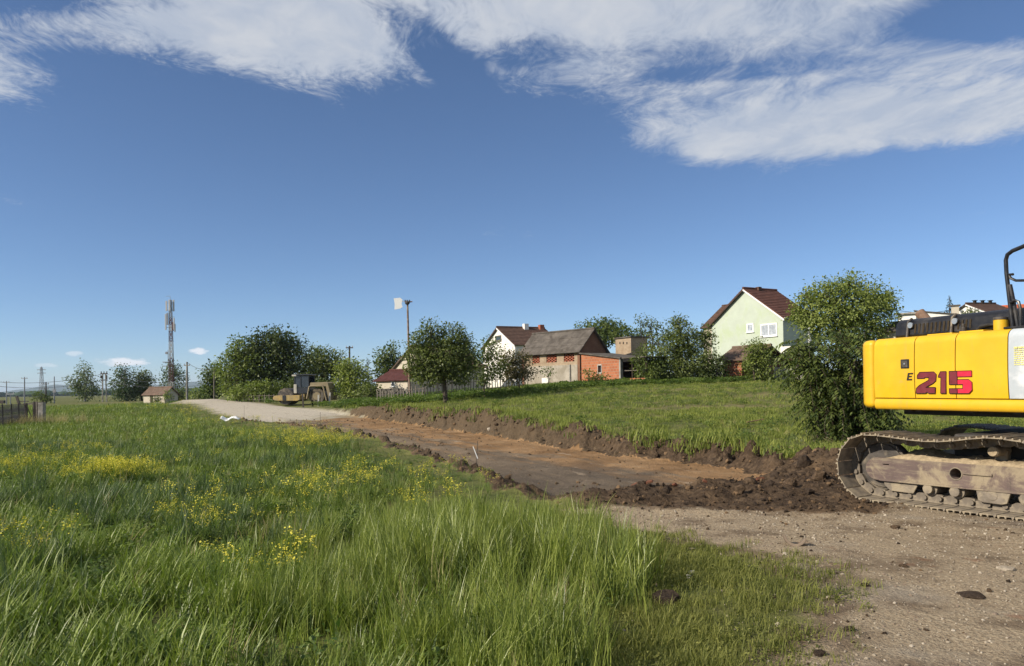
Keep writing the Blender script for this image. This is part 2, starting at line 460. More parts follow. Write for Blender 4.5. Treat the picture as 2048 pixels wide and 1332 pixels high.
dry = np.zeros_like(XX)
for p, rx, ry in DRY: dry = np.maximum(dry, np.exp(-(((XX - p.x) / rx) ** 2 + ((YY - p.y) / ry) ** 2)))
dry = np.maximum(dry, .9 * np.exp(-((YY - 84 - 3 * edge_n) / 3.5) ** 2) * (XX < -36))
dry = np.maximum(dry, .55 * sstep(.62, .75, fbm(XX * .05, YY * .05, 3, 71)) * (YY > 95))
tiles = 1 - grav_far
nx, ny = len(gx), len(gy)
verts = np.stack([XX, YY, ZZ], -1).reshape(-1, 3)
ii = (np.arange(ny - 1)[:, None] * nx + np.arange(nx - 1)[None, :]).ravel()
quads = np.stack([ii, ii + 1, ii + nx + 1, ii + nx], 1)
def fc(a): return ((a[:-1, :-1] + a[1:, 1:] + a[:-1, 1:] + a[1:, :-1]) / 4).ravel()
fx, fy = fc(XX), fc(YY)
zone = np.full(len(quads), 0)                                   # lawn
zone[fc(mead) < 0] = 1                                          # meadow
zone[(np.hypot(fx, fy) > 96) | (fy < -6)] = 2                   # farmland
zone[(fc(path) > .4)] = 3
zone[(fc(inbed) > .5)] = 4
zone[(fc(grav_far) > .5)] = 5
zone[(fc(info['spm']) > .5)] = 6
zone_names = ['lawn', 'meadow', 'farmland', 'gravel_path', 'dirt_road', 'gravel_road', 'soil_heap']
attr1 = np.stack([soil, inbed * (1 - grav_far), grav_far, np.ones_like(soil)], -1).reshape(-1, 4)
attr2 = np.stack([path, dry, 1 - sstep(-.5, .55, short + edge_n * .9), np.ones_like(soil)], -1).reshape(-1, 4)
attr3 = np.stack([info['t'], info['along'], info['s']], -1).reshape(-1, 3)

# ------------------------------------------------------------------ materials
def material(name):
    m = bpy.data.materials.new(name); m.use_nodes = True
    n = NT(m.node_tree); b = m.node_tree.nodes['Principled BSDF']
    return m, n, b
def simple(name, col, rough=.6, metal=0.0, var=.25, scale=6.0, bump=0.0, bscale=40, spec=.4, dirt=None, dscale=3.0, damt=.5, coord='Object'):
    """base colour with tonal variation, optional dirt patches and fine relief"""
    m, n, b = material(name)
    t = n.add('ShaderNodeTexCoord').outputs[coord]
    f = n.noise(t, scale, 5, .6)
    dark = tuple(c * (1 - var) for c in col); lite = tuple(min(1, c * (1 + var)) for c in col)
    c = n.ramp(f, [(.3, dark), (.7, lite)])
    if dirt is not None:
        d = n.noise(t, dscale, 6, .65, .4)
        c = n.mix(n.maprange(d, .62 - damt * .4, .75 - damt * .25), c, dirt)
    n.put(b.inputs['Base Color'], c)
    n.put(b.inputs['Roughness'], n.maprange(n.noise(t, scale * 2.3, 4), .3, .7, max(rough - .1, .05), min(rough + .12, 1)))
    b.inputs['Metallic'].default_value = metal
    b.inputs['Specular IOR Level'].default_value = spec
    if bump: n.put(b.inputs['Normal'], n.bump(n.noise(t, bscale, 5, .6), bump, .02))
    return m

def ground_material():
    m, n, b = material('ground')
    pos = n.add('ShaderNodeNewGeometry').outputs['Position']
    a1 = n.add('ShaderNodeAttribute', attribute_name='zone_a'); a2 = n.add('ShaderNodeAttribute', attribute_name='zone_b'); a3 = n.add('ShaderNodeAttribute', attribute_name='road')
    s1 = n.add('ShaderNodeSeparateColor'); n.l.new(a1.outputs['Color'], s1.inputs[0])
    s2 = n.add('ShaderNodeSeparateColor'); n.l.new(a2.outputs['Color'], s2.inputs[0])
    s3 = n.add('ShaderNodeSeparateXYZ'); n.l.new(a3.outputs['Vector'], s3.inputs[0])
    nl = n.noise(pos, .09, 4); nm = n.noise(pos, .8, 5, .6); nf = n.noise(pos, 9, 5, .65); ng = n.noise(pos, 34, 4, .7)
    # grass soil
    c = n.mix(n.maprange(nm, .3, .7), (.060, .085, .022), (.165, .160, .055))
    c = n.mix(n.maprange(nl, .42, .62, 0, .55), c, (.165, .160, .055))
    c = n.mix(n.maprange(nf, .48, .7, 0, .6), c, (.045, .050, .018))
    dryc = n.mix(n.maprange(nf, .35, .65), (.17, .135, .062), (.28, .22, .12))
    c = n.mix(n.math('MULTIPLY', s2.outputs[1], n.maprange(nf, .30, .62)), c, dryc)
    # gravel path
    gp = n.ramp(n.noise(pos, 46, 3, .7), [(.28, (.13, .100, .066)), (.46, (.285, .222, .148)), (.62, (.37, .30, .205)), (.80, (.47, .405, .31))])
    gp = n.mix(n.maprange(n.noise(pos, 1.15, 5, .65), .48, .64, 0, .8), gp, n.mix(nf, (.085, .058, .038), (.17, .125, .082)))
    gp = n.mix(n.maprange(n.noise(pos, 1.9, 4, .6), .62, .72, 0, .55), gp, (.20, .085, .045))
    c = n.mix(n.maprange(n.math('ADD', s2.outputs[0], n.math('MULTIPLY', n.math('SUBTRACT', nf, .5), .55)), .25, .62), c, gp)
    c = n.mix(n.math('MULTIPLY', n.maprange(s2.outputs[2], .02, .30), n.maprange(n.math('ADD', s2.outputs[2], n.math('MULTIPLY', n.math('SUBTRACT', nf, .5), .6)), .75, .35, 0, .8)), c, n.mix(nf, (.085, .058, .036), (.19, .14, .092)))
    c = n.mix(n.math('MULTIPLY', s2.outputs[0], n.maprange(n.noise(pos, .55, 4, .6), .54, .70, 0, .55)), c, n.mix(ng, (.19, .165, .13), (.40, .36, .30)))
    # dug bed: grey clay to the left, ochre sand to the right, wheel streaks along it
    st = n.add('ShaderNodeCombineXYZ'); n.put(st.inputs[0], n.math('MULTIPLY', s3.outputs[0], 7.0)); n.put(st.inputs[1], n.math('MULTIPLY', s3.outputs[1], .22))
    ns = n.noise(st.outputs[0], 1.6, 5, .6, .3)
    ochre = n.ramp(nm, [(.3, (.17, .098, .045)), (.55, (.27, .165, .082)), (.75, (.33, .225, .125))])
    clay = n.ramp(nm, [(.3, (.108, .080, .053)), (.6, (.195, .148, .100)), (.8, (.27, .21, .145))])
    wgt = n.math('ADD', n.math('MULTIPLY', n.math('SUBTRACT', s3.outputs[0], .52), 2.1), n.math('MULTIPLY', n.math('SUBTRACT', ns, .5), 3.4))
    bed = n.mix(n.maprange(wgt, -.25, .35), clay, ochre)
    nearm = n.math('MULTIPLY', n.maprange(s3.outputs[1], 11.0, 4.0), n.maprange(n.math('ADD', s3.outputs[0], n.math('MULTIPLY', n.math('SUBTRACT', nm, .5), .7)), .75, .45))
    bed = n.mix(n.math('MULTIPLY', nearm, .62), bed, n.mix(nf, (.066, .053, .041), (.140, .112, .084)))
    bed = n.mix(n.maprange(n.noise(st.outputs[0], 3.1, 4, .6), .60, .72, 0, .6), bed, (.30, .24, .17))
    c = n.mix(s1.outputs[1], c, bed)
    # laid gravel further on
    gr = n.ramp(n.noise(pos, 22, 4, .75), [(.3, (.33, .29, .225)), (.55, (.46, .41, .325)), (.75, (.58, .53, .44))])
    gr = n.mix(n.maprange(n.noise(st.outputs[0], 2.2, 4, .6), .55, .72, 0, .7), gr, (.24, .20, .155))
    c = n.mix(s1.outputs[2], c, gr)
    # turned soil
    so = n.ramp(nf, [(.28, (.034, .023, .015)), (.5, (.082, .056, .036)), (.72, (.155, .108, .068))])
    so = n.mix(n.maprange(nm, .50, .66, 0, .8), so, n.mix(nf, (.10, .066, .040), (.215, .145, .085)))
    farsoil = n.maprange(s3.outputs[1], 6, 16)
    so = n.mix(n.math('MULTIPLY', farsoil, .75), so, n.mix(nf, (.070, .052, .033), (.165, .122, .076)))
    c = n.mix(n.maprange(n.math('ADD', s1.outputs[0], n.math('MULTIPLY', n.math('SUBTRACT', nf, .5), .7)), .32, .6), c, so)
    n.put(b.inputs['Base Color'], c)
    b.inputs['Roughness'].default_value = .95; b.inputs['Specular IOR Level'].default_value = .12
    h = n.math('ADD', n.math('MULTIPLY', nf, 1.0), n.math('MULTIPLY', ng, .6))
    h2 = n.math('MULTIPLY', n.noise(pos, 3.2, 8, .68), n.math('MULTIPLY', s1.outputs[0], 5.0))
    n.put(b.inputs['Normal'], n.bump(n.math('ADD', h, h2), .85, .05))
    return m
M = {}
M['ground'] = ground_material()
for zi, zn in enumerate(zone_names):
    q = quads[zone == zi]
    if not len(q): continue
    used, inv = np.unique(q.ravel(), return_inverse=True)
    me = np_mesh(zn, verts[used], inv.reshape(-1, 4))
    fattr(me, 'zone_a', attr1[used], 'FLOAT_COLOR'); fattr(me, 'zone_b', attr2[used], 'FLOAT_COLOR'); fattr(me, 'road', attr3[used], 'FLOAT_VECTOR')
    smooth_all(me); me.materials.append(M['ground'])
    tag(link(bpy.data.objects.new(zn, me)), kind='structure')
# ------------------------------------------------------------------ foliage materials
def leaf_mat(name, dark, lite, trans=.35, rough=.55, spec=.25, big=.25, inst_var=True):
    m, n, b = material(name)
    at = n.add('ShaderNodeAttribute', attribute_name='tint').outputs['Fac']
    pos = n.add('ShaderNodeNewGeometry').outputs['Position']
    f = n.math('ADD', n.math('MULTIPLY', at, .6), n.math('MULTIPLY', n.noise(pos, big, 3), .5))
    if inst_var:
        f = n.math('ADD', f, n.math('MULTIPLY', n.math('SUBTRACT', n.add('ShaderNodeObjectInfo').outputs['Random'], .5), .45))
    c = n.ramp(f, [(.15, dark), (.85, lite)])
    n.put(b.inputs['Base Color'], c); b.inputs['Roughness'].default_value = rough; b.inputs['Specular IOR Level'].default_value = spec
    tr = n.add('ShaderNodeBsdfTranslucent'); n.put(tr.inputs[0], n.mix(1.0, c, (1.0, 1.15, .55), 'MULTIPLY'))
    mx = n.add('ShaderNodeMixShader'); mx.inputs[0].default_value = trans
    out = m.node_tree.nodes['Material Output']
    n.l.new(b.outputs[0], mx.inputs[1]); n.l.new(tr.outputs[0], mx.inputs[2]); n.l.new(mx.outputs[0], out.inputs[0])
    return m
M['grass_tall'] = leaf_mat('grass_tall', (.085, .125, .022), (.31, .355, .080), .30, .42, .45, .5)
M['grass_mid'] = leaf_mat('grass_mid', (.052, .092, .016), (.245, .310, .056), .28, .45, .4, .35)
M['grass_blue'] = leaf_mat('grass_blue', (.042, .080, .028), (.135, .185, .066), .3, .5, .4, .5)
M['grass_short'] = leaf_mat('grass_short', (.075, .098, .022), (.270, .275, .074), .35, .6, .25, .3)
M['grass_lawn'] = leaf_mat('grass_lawn', (.085, .125, .024), (.310, .340, .078), .32, .6, .25, .3)
M['straw'] = leaf_mat('straw', (.26, .20, .095), (.50, .42, .24), .3, .7, .2)
M['weed'] = leaf_mat('weed', (.052, .098, .020), (.180, .240, .056), .35, .5, .3, .5)
M['petal'] = leaf_mat('petal', (.52, .45, .035), (.78, .70, .11), .25, .6, .2)
M['leaf_dark'] = leaf_mat('leaf_dark', (.032, .055, .014), (.165, .200, .050), .30, .5, .35, .6)
M['leaf_mid'] = leaf_mat('leaf_mid', (.044, .076, .017), (.215, .260, .062), .33, .5, .35, .5)
M['leaf_light'] = leaf_mat('leaf_light', (.060, .098, .021), (.260, .305, .078), .35, .5, .35, .5)
M['leaf_brown'] = leaf_mat('leaf_brown', (.060, .052, .022), (.150, .130, .050), .3, .55, .3, .5)
M['leaf_conifer'] = leaf_mat('leaf_conifer', (.018, .040, .018), (.060, .095, .040), .15, .6, .2, .5)
M['leaf_birch'] = leaf_mat('leaf_birch', (.050, .085, .030), (.150, .185, .075), .35, .5, .35, .5)
M['bark'] = simple('bark', (.085, .066, .050), .9, 0, .45, 9, .6, 22, .2)
M['bark_pale'] = simple('bark_pale', (.42, .40, .36), .85, 0, .3, 5, .3, 20, .2, (.05, .045, .04), 4, .5)

# ------------------------------------------------------------------ small plant meshes
def blades(r, n, h, spread, width, lean=.35, curl=.5, hv=.35, bias=(0, 0), seg=3, stalk=False):
    """n curved tapering blades as arrays"""
    V = []; Q = []; T = []; tint = []
    for i in range(n):
        a = r.uniform(0, 2 * math.pi); d = spread * math.sqrt(r.uniform(0, 1))
        bx, by = d * math.cos(a), d * math.sin(a)
        hh = h * (1 + hv * r.uniform(-1, .7)); la = r.uniform(0, 2 * math.pi); ln = lean * hh * r.uniform(.2, 1.2)
        dx, dy = ln * math.cos(la) + bias[0] * hh, ln * math.sin(la) + bias[1] * hh
        wx, wy = -math.sin(la), math.cos(la); ww = width * r.uniform(.6, 1.3); cu = curl * r.uniform(.2, 1.2)
        o = len(V); tv = r.uniform(0, 1)
        for k in range(seg):
            t = k / seg
            xx = bx + dx * t ** 1.7; yy = by + dy * t ** 1.7; zz = hh * (t - cu * .35 * t * t) - (.03 if k == 0 else 0)
            wk = ww * (1 - t * .72) * .5
            V += [(xx - wx * wk, yy - wy * wk, zz), (xx + wx * wk, yy + wy * wk, zz)]; tint += [tv * .8 + t * .25] * 2
        V.append((bx + dx, by + dy, hh * (1 - cu * .35))); tint.append(tv * .8 + .3)
        for k in range(seg - 1): Q.append((o + 2 * k, o + 2 * k + 1, o + 2 * k + 3, o + 2 * k + 2))
        T.append((o + 2 * seg - 2, o + 2 * seg - 1, o + 2 * seg))
    return V, Q, T, tint
def leaf_cards(P0, D, N, L, Wd, tint, fold=.18):
    """diamond leaves: base points, direction, normal (all (n,3)); lengths and widths (n,)"""
    D = D / np.linalg.norm(D, axis=1, keepdims=True)
    S = np.cross(D, N); S /= np.linalg.norm(S, axis=1, keepdims=True) + 1e-9
    Nn = np.cross(S, D)
    L = L[:, None]; Wd = Wd[:, None]
    a = P0; c = P0 + D * L - Nn * L * .12
    b = P0 + D * L * .45 + S * Wd * .5 + Nn * Wd * fold; d = P0 + D * L * .45 - S * Wd * .5 + Nn * Wd * fold
    n = len(P0)
    V = np.stack([a, b, c, d], 1).reshape(-1, 3)
    Q = np.arange(n * 4).reshape(n, 4)
    return V, Q, np.repeat(tint, 4)
def rand_dirs(r, n):
    v = r.normal(size=(n, 3)); return v / np.linalg.norm(v, axis=1, keepdims=True)
def proto(name, V, Q, T, tint, mat):
    me = np_mesh(name, np.array(V), Q if len(Q) else None, T if len(T) else None)
    fattr(me, 'tint', tint); me.materials.append(mat)
    return bpy.data.objects.new(name, me)
def proto_collection(name, objs):
    c = bpy.data.collections.new(name)
    for o in objs: c.objects.link(o)
    return c
pr = np.random.default_rng(3)
def tufts(nm, k, mat, **kw): return [proto('%s_tuft' % nm, *blades(pr, **kw), mat) for _ in range(k)]
C_TALL = proto_collection('tall_grass_tufts', tufts('tall', 5, M['grass_tall'], n=18, h=.48, spread=.10, width=.008, lean=.30, curl=.7, bias=(.16, -.02), seg=4))
C_MID = proto_collection('meadow_grass_tufts', tufts('mid', 5, M['grass_mid'], n=18, h=.23, spread=.12, width=.011, lean=.6, curl=.8))
C_BLUE = proto_collection('rush_tufts', tufts('rush', 3, M['grass_blue'], n=26, h=.46, spread=.12, width=.014, lean=.55, curl=.6))
C_SHORT = proto_collection('short_grass_tufts', tufts('short', 5, M['grass_short'], n=22, h=.075, spread=.10, width=.006, lean=.8, curl=.6, seg=2))
C_LAWN = proto_collection('lawn_tufts', tufts('lawn', 5, M['grass_lawn'], n=22, h=.10, spread=.17, width=.013, lean=.7, curl=.6, seg=2))
C_FAR = proto_collection('far_grass_tufts', tufts('far', 5, M['grass_mid'], n=22, h=.28, spread=.28, width=.024, lean=.6, curl=.7, seg=2))
C_STRAW = proto_collection('straw_tufts', tufts('straw', 4, M['straw'], n=12, h=.42, spread=.10, width=.007, lean=.4, curl=.4, bias=(.1, 0)))
def weed_clump(r, n, h, rad, leaf):
    P0 = r.normal(size=(n, 3)) * (rad * .45, rad * .45, 0) + np.c_[np.zeros((n, 2)), r.uniform(.05, 1, n) ** .8 * h]
    D = np.c_[r.normal(size=(n, 2)), r.uniform(-.2, .7, n)]; N = np.c_[r.normal(size=(n, 2)) * .5, np.ones(n)]
    L = leaf * r.uniform(.6, 1.3, n)
    V, Q, t = leaf_cards(P0, D, N, L, L * r.uniform(.45, .7, n), r.uniform(0, 1, n))
    return V, Q, [], t
C_WEED = proto_collection('weed_clumps', [proto('weed_clump', *weed_clump(pr, 60, .20, .24, .060), M['weed']) for _ in range(4)])
C_HERB = proto_collection('herb_clumps', [proto('herb_clump', *weed_clump(pr, 90, .50, .50, .17), M['weed']) for _ in range(4)])
C_CLOVER = proto_collection('clover_clumps', [proto('clover_clump', *weed_clump(pr, 40, .04, .12, .022), M['grass_short']) for _ in range(3)])
def rape_plant(r, h=.62):
    V = []; Q = []; T = []; tint = []
    s = blades(r, 4, h * .75, .05, .010, .30, .3)
    nst = r.integers(3, 6)
    V += s[0]; Q += s[1]; T += s[2]; tint += s[3]
    me_v = []; heads = []
    for i in range(nst):
        a = r.uniform(0, 6.28); l = r.uniform(.1, .35) * h; hh = h * r.uniform(.75, 1.15)
        heads.append((l * math.cos(a), l * math.sin(a), hh))
    return V, Q, T, tint, heads
def rape_objs(r):
    V, Q, T, tint, heads = rape_plant(r)
    mb_v = list(V); Q = list(Q); T = list(T); tint = list(tint)
    for hd in heads:                                            # stalks
        o = len(mb_v)
        mb_v += [(-.004, 0, 0), (.004, 0, 0), (hd[0] + .003, hd[1], hd[2]), (hd[0] - .003, hd[1], hd[2])]; tint += [.5] * 4
        Q.append((o, o + 1, o + 2, o + 3))
    me = np_mesh('rapeseed_plant', np.array(mb_v), Q, T)
    fattr(me, 'tint', tint); me.materials.append(M['weed'])
    P0 = []
    for hd in heads:
        k = r.integers(10, 18)
        P0.append(np.array(hd) + r.normal(size=(k, 3)) * (.030, .030, .040))
    P0 = np.concatenate(P0); n = len(P0)
    D = np.c_[r.normal(size=(n, 2)), r.uniform(-.1, .6, n)]; N = np.c_[r.normal(size=(n, 2)) * .6, np.ones(n)]
    L = r.uniform(.016, .028, n)
    PV, PQ, pt = leaf_cards(P0, D, N, L, L * .9, r.uniform(0, 1, n))
    base = len(mb_v)
    me2 = np_mesh('rapeseed_plant', np.concatenate([np.array(mb_v), PV]), np.concatenate([np.array(Q), PQ + base]), T)
    fattr(me2, 'tint', np.concatenate([tint, pt]))
    me2.materials.append(M['weed']); me2.materials.append(M['petal'])
    mi = np.zeros(len(me2.polygons), np.int32); mi[len(Q):len(Q) + len(PQ)] = 1
    me2.polygons.foreach_set('material_index', mi)
    return bpy.data.objects.new('rapeseed_plant', me2)
C_RAPE = proto_collection('rapeseed_plants', [rape_objs(pr) for _ in range(4)])

def scatter(name, coll, pts, scale, label=None, cat=None, tilt=.15, rotz=None, kind='stuff', mat=None):
    """one countless mass: points carrying rotation and size, tufts instanced on them"""
    n = len(pts)
    me = bpy.data.meshes.new(name); me.vertices.add(n); me.vertices.foreach_set('co', np.asarray(pts, np.float32).ravel())
    rz = rng.uniform(0, 2 * math.pi, n) if rotz is None else rotz
    fattr(me, 'rot', np.c_[rng.normal(size=(n, 2)) * tilt, rz], 'FLOAT_VECTOR')
    sc = np.asarray(scale, np.float32)
    fattr(me, 'size', sc if sc.ndim == 2 else np.repeat(sc[:, None], 3, 1), 'FLOAT_VECTOR')
    fattr(me, 'pick', rng.integers(0, 1000, n), 'INT')
    o = bpy.data.objects.new(name, me); link(o); tag(o, label, cat, kind=kind)
    ng = bpy.data.node_groups.new(name + '_scatter', 'GeometryNodeTree')
    ng.interface.new_socket('Geometry', in_out='INPUT', socket_type='NodeSocketGeometry'); ng.interface.new_socket('Geometry', in_out='OUTPUT', socket_type='NodeSocketGeometry')
    N = ng.nodes; Lk = ng.links
    gi = N.new('NodeGroupInput'); go = N.new('NodeGroupOutput')
    ci = N.new('GeometryNodeCollectionInfo'); ci.inputs[0].default_value = coll
    ci.inputs['Separate Children'].default_value = True; ci.inputs['Reset Children'].default_value = True
    m2p = N.new('GeometryNodeMeshToPoints')
    ip = N.new('GeometryNodeInstanceOnPoints'); ip.inputs['Pick Instance'].default_value = True
    def na(nm, t):
        x = N.new('GeometryNodeInputNamedAttribute'); x.data_type = t; x.inputs[0].default_value = nm; return x.outputs[0]
    e2r = N.new('FunctionNodeEulerToRotation')
    Lk.new(na('rot', 'FLOAT_VECTOR'), e2r.inputs[0])
    Lk.new(gi.outputs[0], m2p.inputs[0]); Lk.new(m2p.outputs[0], ip.inputs['Points']); Lk.new(ci.outputs[0], ip.inputs['Instance'])
    Lk.new(na('pick', 'INT'), ip.inputs['Instance Index']); Lk.new(e2r.outputs[0], ip.inputs['Rotation']); Lk.new(na('size', 'FLOAT_VECTOR'), ip.inputs['Scale'])
    Lk.new(ip.outputs[0], go.inputs[0])
    md = o.modifiers.new('scatter', 'NODES'); md.node_group = ng
    return o
def spread(y0, y1, dens, slope=.74, xl=None, xr=None):
    """random ground points in a depth range, within a little more than the picture's width"""
    x0 = -slope * y1 - 1 if xl is None else xl; x1 = slope * y1 + 1 if xr is None else xr
    n = int((x1 - x0) * (y1 - y0) * dens)
    x = rng.uniform(x0, x1, n); y = rng.uniform(y0, y1, n)
    k = np.abs(x) < slope * y + 1.2
    return x[k], y[k]
def masked(x, y, prob):
    k = rng.uniform(0, 1, len(x)) < prob; return x[k], y[k]
def pts3(x, y, dz=0): return np.c_[x, y, terrain(x, y) + dz]
def near_bed(x, y): return sdist(x, y, BED)

# ------------------------------------------------------------------ meadow
bands = [(2.6, 8, 150), (8, 14, 95), (14, 26, 42)]
allx = []; ally = []
for y0, y1, d in bands:
    x, y = spread(y0, y1, d, xr=2.0); s = sdist(x, y, MEADOW)
    k = s < .05 + .12 * rng.normal(size=len(x)); allx.append(x[k]); ally.append(y[k])
x = np.concatenate(allx); y = np.concatenate(ally)
bedd = near_bed(x, y)
ms = -sdist(x, y, MEADOW)
patch = fbm(x * .35, y * .35, 3, 81); patch2 = fbm(x * .9, y * .9, 3, 83)
# tall pale grass towards the path, lower mixed growth to the left
grad = sstep(-3.6, .2, x + .10 * (y - 5) + 2.6 * (patch2 - .5)) * (1 - sstep(11, 15, y))
tallness = .10 + .75 * grad + .15 * sstep(.55, .68, patch2)
shrink = .16 + .84 * sstep(.3, 3.4, bedd)
istall = rng.uniform(0, 1, len(x)) < np.clip(tallness, .02, .9)
patch3 = fbm(x * 2.4, y * 2.4, 3, 84)
thin = rng.uniform(0, 1, len(x)) < (.30 + .70 * sstep(.35, .58, patch3)) * (.7 + .3 * sstep(.35, .6, patch2))
k = istall & thin
scatter('tall_grass', C_TALL, pts3(x[k], y[k]), (rng.uniform(.6, 1.08, k.sum()) * shrink[k] * (.55 + .7 * patch[k]) * (.62 + .42 * grad[k]) * (.55 + .9 * patch3[k])), 'pale green tall grass along the edge of the gravel path', 'grass')
isb = (~istall) & (patch2 > .60) & (rng.uniform(0, 1, len(x)) < .28)
scatter('rush_grass', C_BLUE, pts3(x[isb], y[isb]), rng.uniform(.5, 1.0, isb.sum()) * shrink[isb], 'dark blue green coarse grass tussocks in the meadow', 'grass')
k = (~istall) & (~isb) & (rng.uniform(0, 1, len(x)) < .35 + .65 * sstep(.36, .54, patch3))
scatter('meadow_grass', C_MID, pts3(x[k], y[k]), rng.uniform(.55, 1.15, k.sum()) * shrink[k] * (.6 + .8 * patch[k]) * (.45 + 1.1 * patch3[k]), 'mid green meadow grass in the left foreground', 'grass')
k = rng.uniform(0, 1, len(x)) < .30 * (1 - istall) * (.35 + .65 * sstep(6, 11, y)) * (.4 + 1.2 * sstep(.4, .6, fbm(x * 1.3, y * 1.3, 2, 85)))
scatter('meadow_weeds', C_WEED, pts3(x[k], y[k]), rng.uniform(.4, .9, k.sum()) * shrink[k], 'low broad leaved weeds between the meadow grass', 'weeds', tilt=.1)
k = rng.uniform(0, 1, len(x)) < .012
scatter('straw_blades', C_STRAW, pts3(x[k], y[k]), rng.uniform(.6, 1.0, k.sum()) * shrink[k], 'dry straw coloured blades in the meadow', 'grass')
x, y = spread(26, 96, 9.0, slope=.72, xr=-5)
kk = masked(x, y, np.clip(1.25 - y / 80, .18, 1)); x, y = kk
k = (sdist(x, y, MEADOW) < 0); x, y = x[k], y[k]
bedd = near_bed(x, y); patch = fbm(x * .2, y * .2, 3, 87)
scatter('far_meadow_grass', C_FAR, pts3(x, y), rng.uniform(.6, 1.1, len(x)) * (.16 + .84 * sstep(.3, 4.5, bedd)) * (.55 + .7 * patch) * (1 + sstep(40, 80, y) * .5), 'green meadow grass further back beside the gravel road', 'grass')
# yellow rape: dense patches seen in the photograph plus loose plants
rp = []
for (u, v, Y, rx, ry, n) in ((590, 893, 22, 1.6, 1.6, 60), (652, 900, 20.5, 1.1, 1.5, 90), (540, 890, 25, 2.0, 2.5, 30), (240, 955, 13.0, .75, .5, 130), (195, 962, 12.5, .5, .4, 18), (40, 948, 14, .9, .7, 50), (110, 912, 18.5, 1.6, .9, 24), (440, 850, 36, 4.5, 4.0, 50),
                          (300, 822, 60, 6, 4, 24), (360, 815, 62, 4, 4, 24), (700, 1015, 9.6, .8, .8, 9), (830, 1035, 9.0, .6, .6, 8), (400, 1075, 8, .7, .5, 9), (600, 985, 11, 1.2, .9, 16), (930, 935, 15.2, .8, .7, 9), (520, 1215, 5.8, .5, .25, 7), (60, 1150, 6.6, .5, .4, 7), (380, 830, 50, 4, 6, 30), (640, 870, 27, 3, 2, 20), (800, 1000, 11, 1.5, 1.0, 20), (480, 1050, 8.8, 1.6, 1.2, 14)):
    c = W(u, v, Y); q = rng.normal(size=(n, 2)) * (rx * .5, ry * .5) + (c.x, Y); rp.append(q)
x, y = spread(5, 30, .12, xr=1); k = sdist(x, y, MEADOW) < -.3; rp.append(np.c_[x[k], y[k]])
rp = np.concatenate(rp); k = sdist(rp[:, 0], rp[:, 1], MEADOW) < -.12; rp = rp[k]
far_s = np.where(rp[:, 1] > 22, 1.0 + (rp[:, 1] - 22) * .012, 1.0)
scatter('rapeseed_flowers', C_RAPE, pts3(rp[:, 0], rp[:, 1]), rng.uniform(.5, .88, len(rp)) * far_s * (.55 + .45 * sstep(0, 2, near_bed(rp[:, 0], rp[:, 1]))), 'yellow flowering rape plants in loose patches across the meadow', 'flowers')

# ------------------------------------------------------------------ short turf between meadow and gravel
x, y = spread(2.6, 9.2, 520, xl=0, xr=3.2)
s = sdist(x, y, SHORT); pn = fbm(x * 1.6, y * 1.6, 3, 91)
x, y = masked(x, y, np.clip(1.15 - sstep(-.7, .55, s + (pn - .5) * 1.3) * 1.2, 0, 1) * (.35 + .65 * sstep(.38, .55, pn)))
k = rng.uniform(0, 1, len(x)) < .80
scatter('short_turf', C_SHORT, pts3(x[k], y[k]), rng.uniform(.55, 1.25, k.sum()), 'short trodden grass between the tall meadow and gravel path', 'grass')
scatter('clover', C_CLOVER, pts3(x[~k], y[~k]), rng.uniform(.5, 1.1, (~k).sum()), 'low clover leaves in the short grass beside the gravel path', 'clover')

# ------------------------------------------------------------------ lawn on the right of the cutting
def lawn_ok(x, y):
    z, i = terrain(x, y, True)
    return (i['s'] > .55 + .5 * (fbm(x * 1.1, y * 1.1, 2, 33) - .5)) & (i['t'] > .5) & (i['spm'] < .25) & (y > 11.5 + .0 * x) & ~((y < 13.5) & (x < 7.5)), z, i
for nm, y0, y1, d, cc, sc, lab in (('lawn_grass', 11.5, 32, 34, C_LAWN, 1.0, 'bright green grass on the bank above the dug road'), ('upper_lawn_grass', 32, 80, 10, C_LAWN, 1.25, 'rough grass of the garden slope below the houses')):
    x, y = spread(y0, y1, d, slope=.75, xl=-12)
    k, z, _ = lawn_ok(x, y); pd = np.zeros(len(x))
    for p, rx, ry in DRY: pd = np.maximum(pd, np.exp(-(((x - p.x) / rx) ** 2 + ((y - p.y) / ry) ** 2)))
    pn = fbm(x * .5, y * .5, 3, 93)
    pn2 = fbm(x * 1.6, y * 1.6, 3, 94)
    k &= rng.uniform(0, 1, len(x)) < (1 - .9 * pd) * (.16 + .84 * sstep(.38, .58, .5 * pn + .5 * pn2))
    edge = 1 + .9 * (1 - sstep(.6, 2.2, near_bed(x, y)))
    scatter(nm, cc, np.c_[x[k], y[k], z[k]], rng.uniform(.7, 1.3, k.sum()) * sc * edge[k] * (.35 + 1.2 * pn2[k]), lab, 'grass')
x, y = spread(14, 60, 1.3, slope=.75, xl=-8); k, z, _ = lawn_ok(x, y); pn = fbm(x * .35, y * .35, 3, 95)
k &= pn > .46
scatter('lawn_weeds', C_WEED, np.c_[x[k], y[k], z[k]], rng.uniform(.6, 1.3, k.sum()), 'dark leafy weeds in patches on the lawn slope', 'weeds')
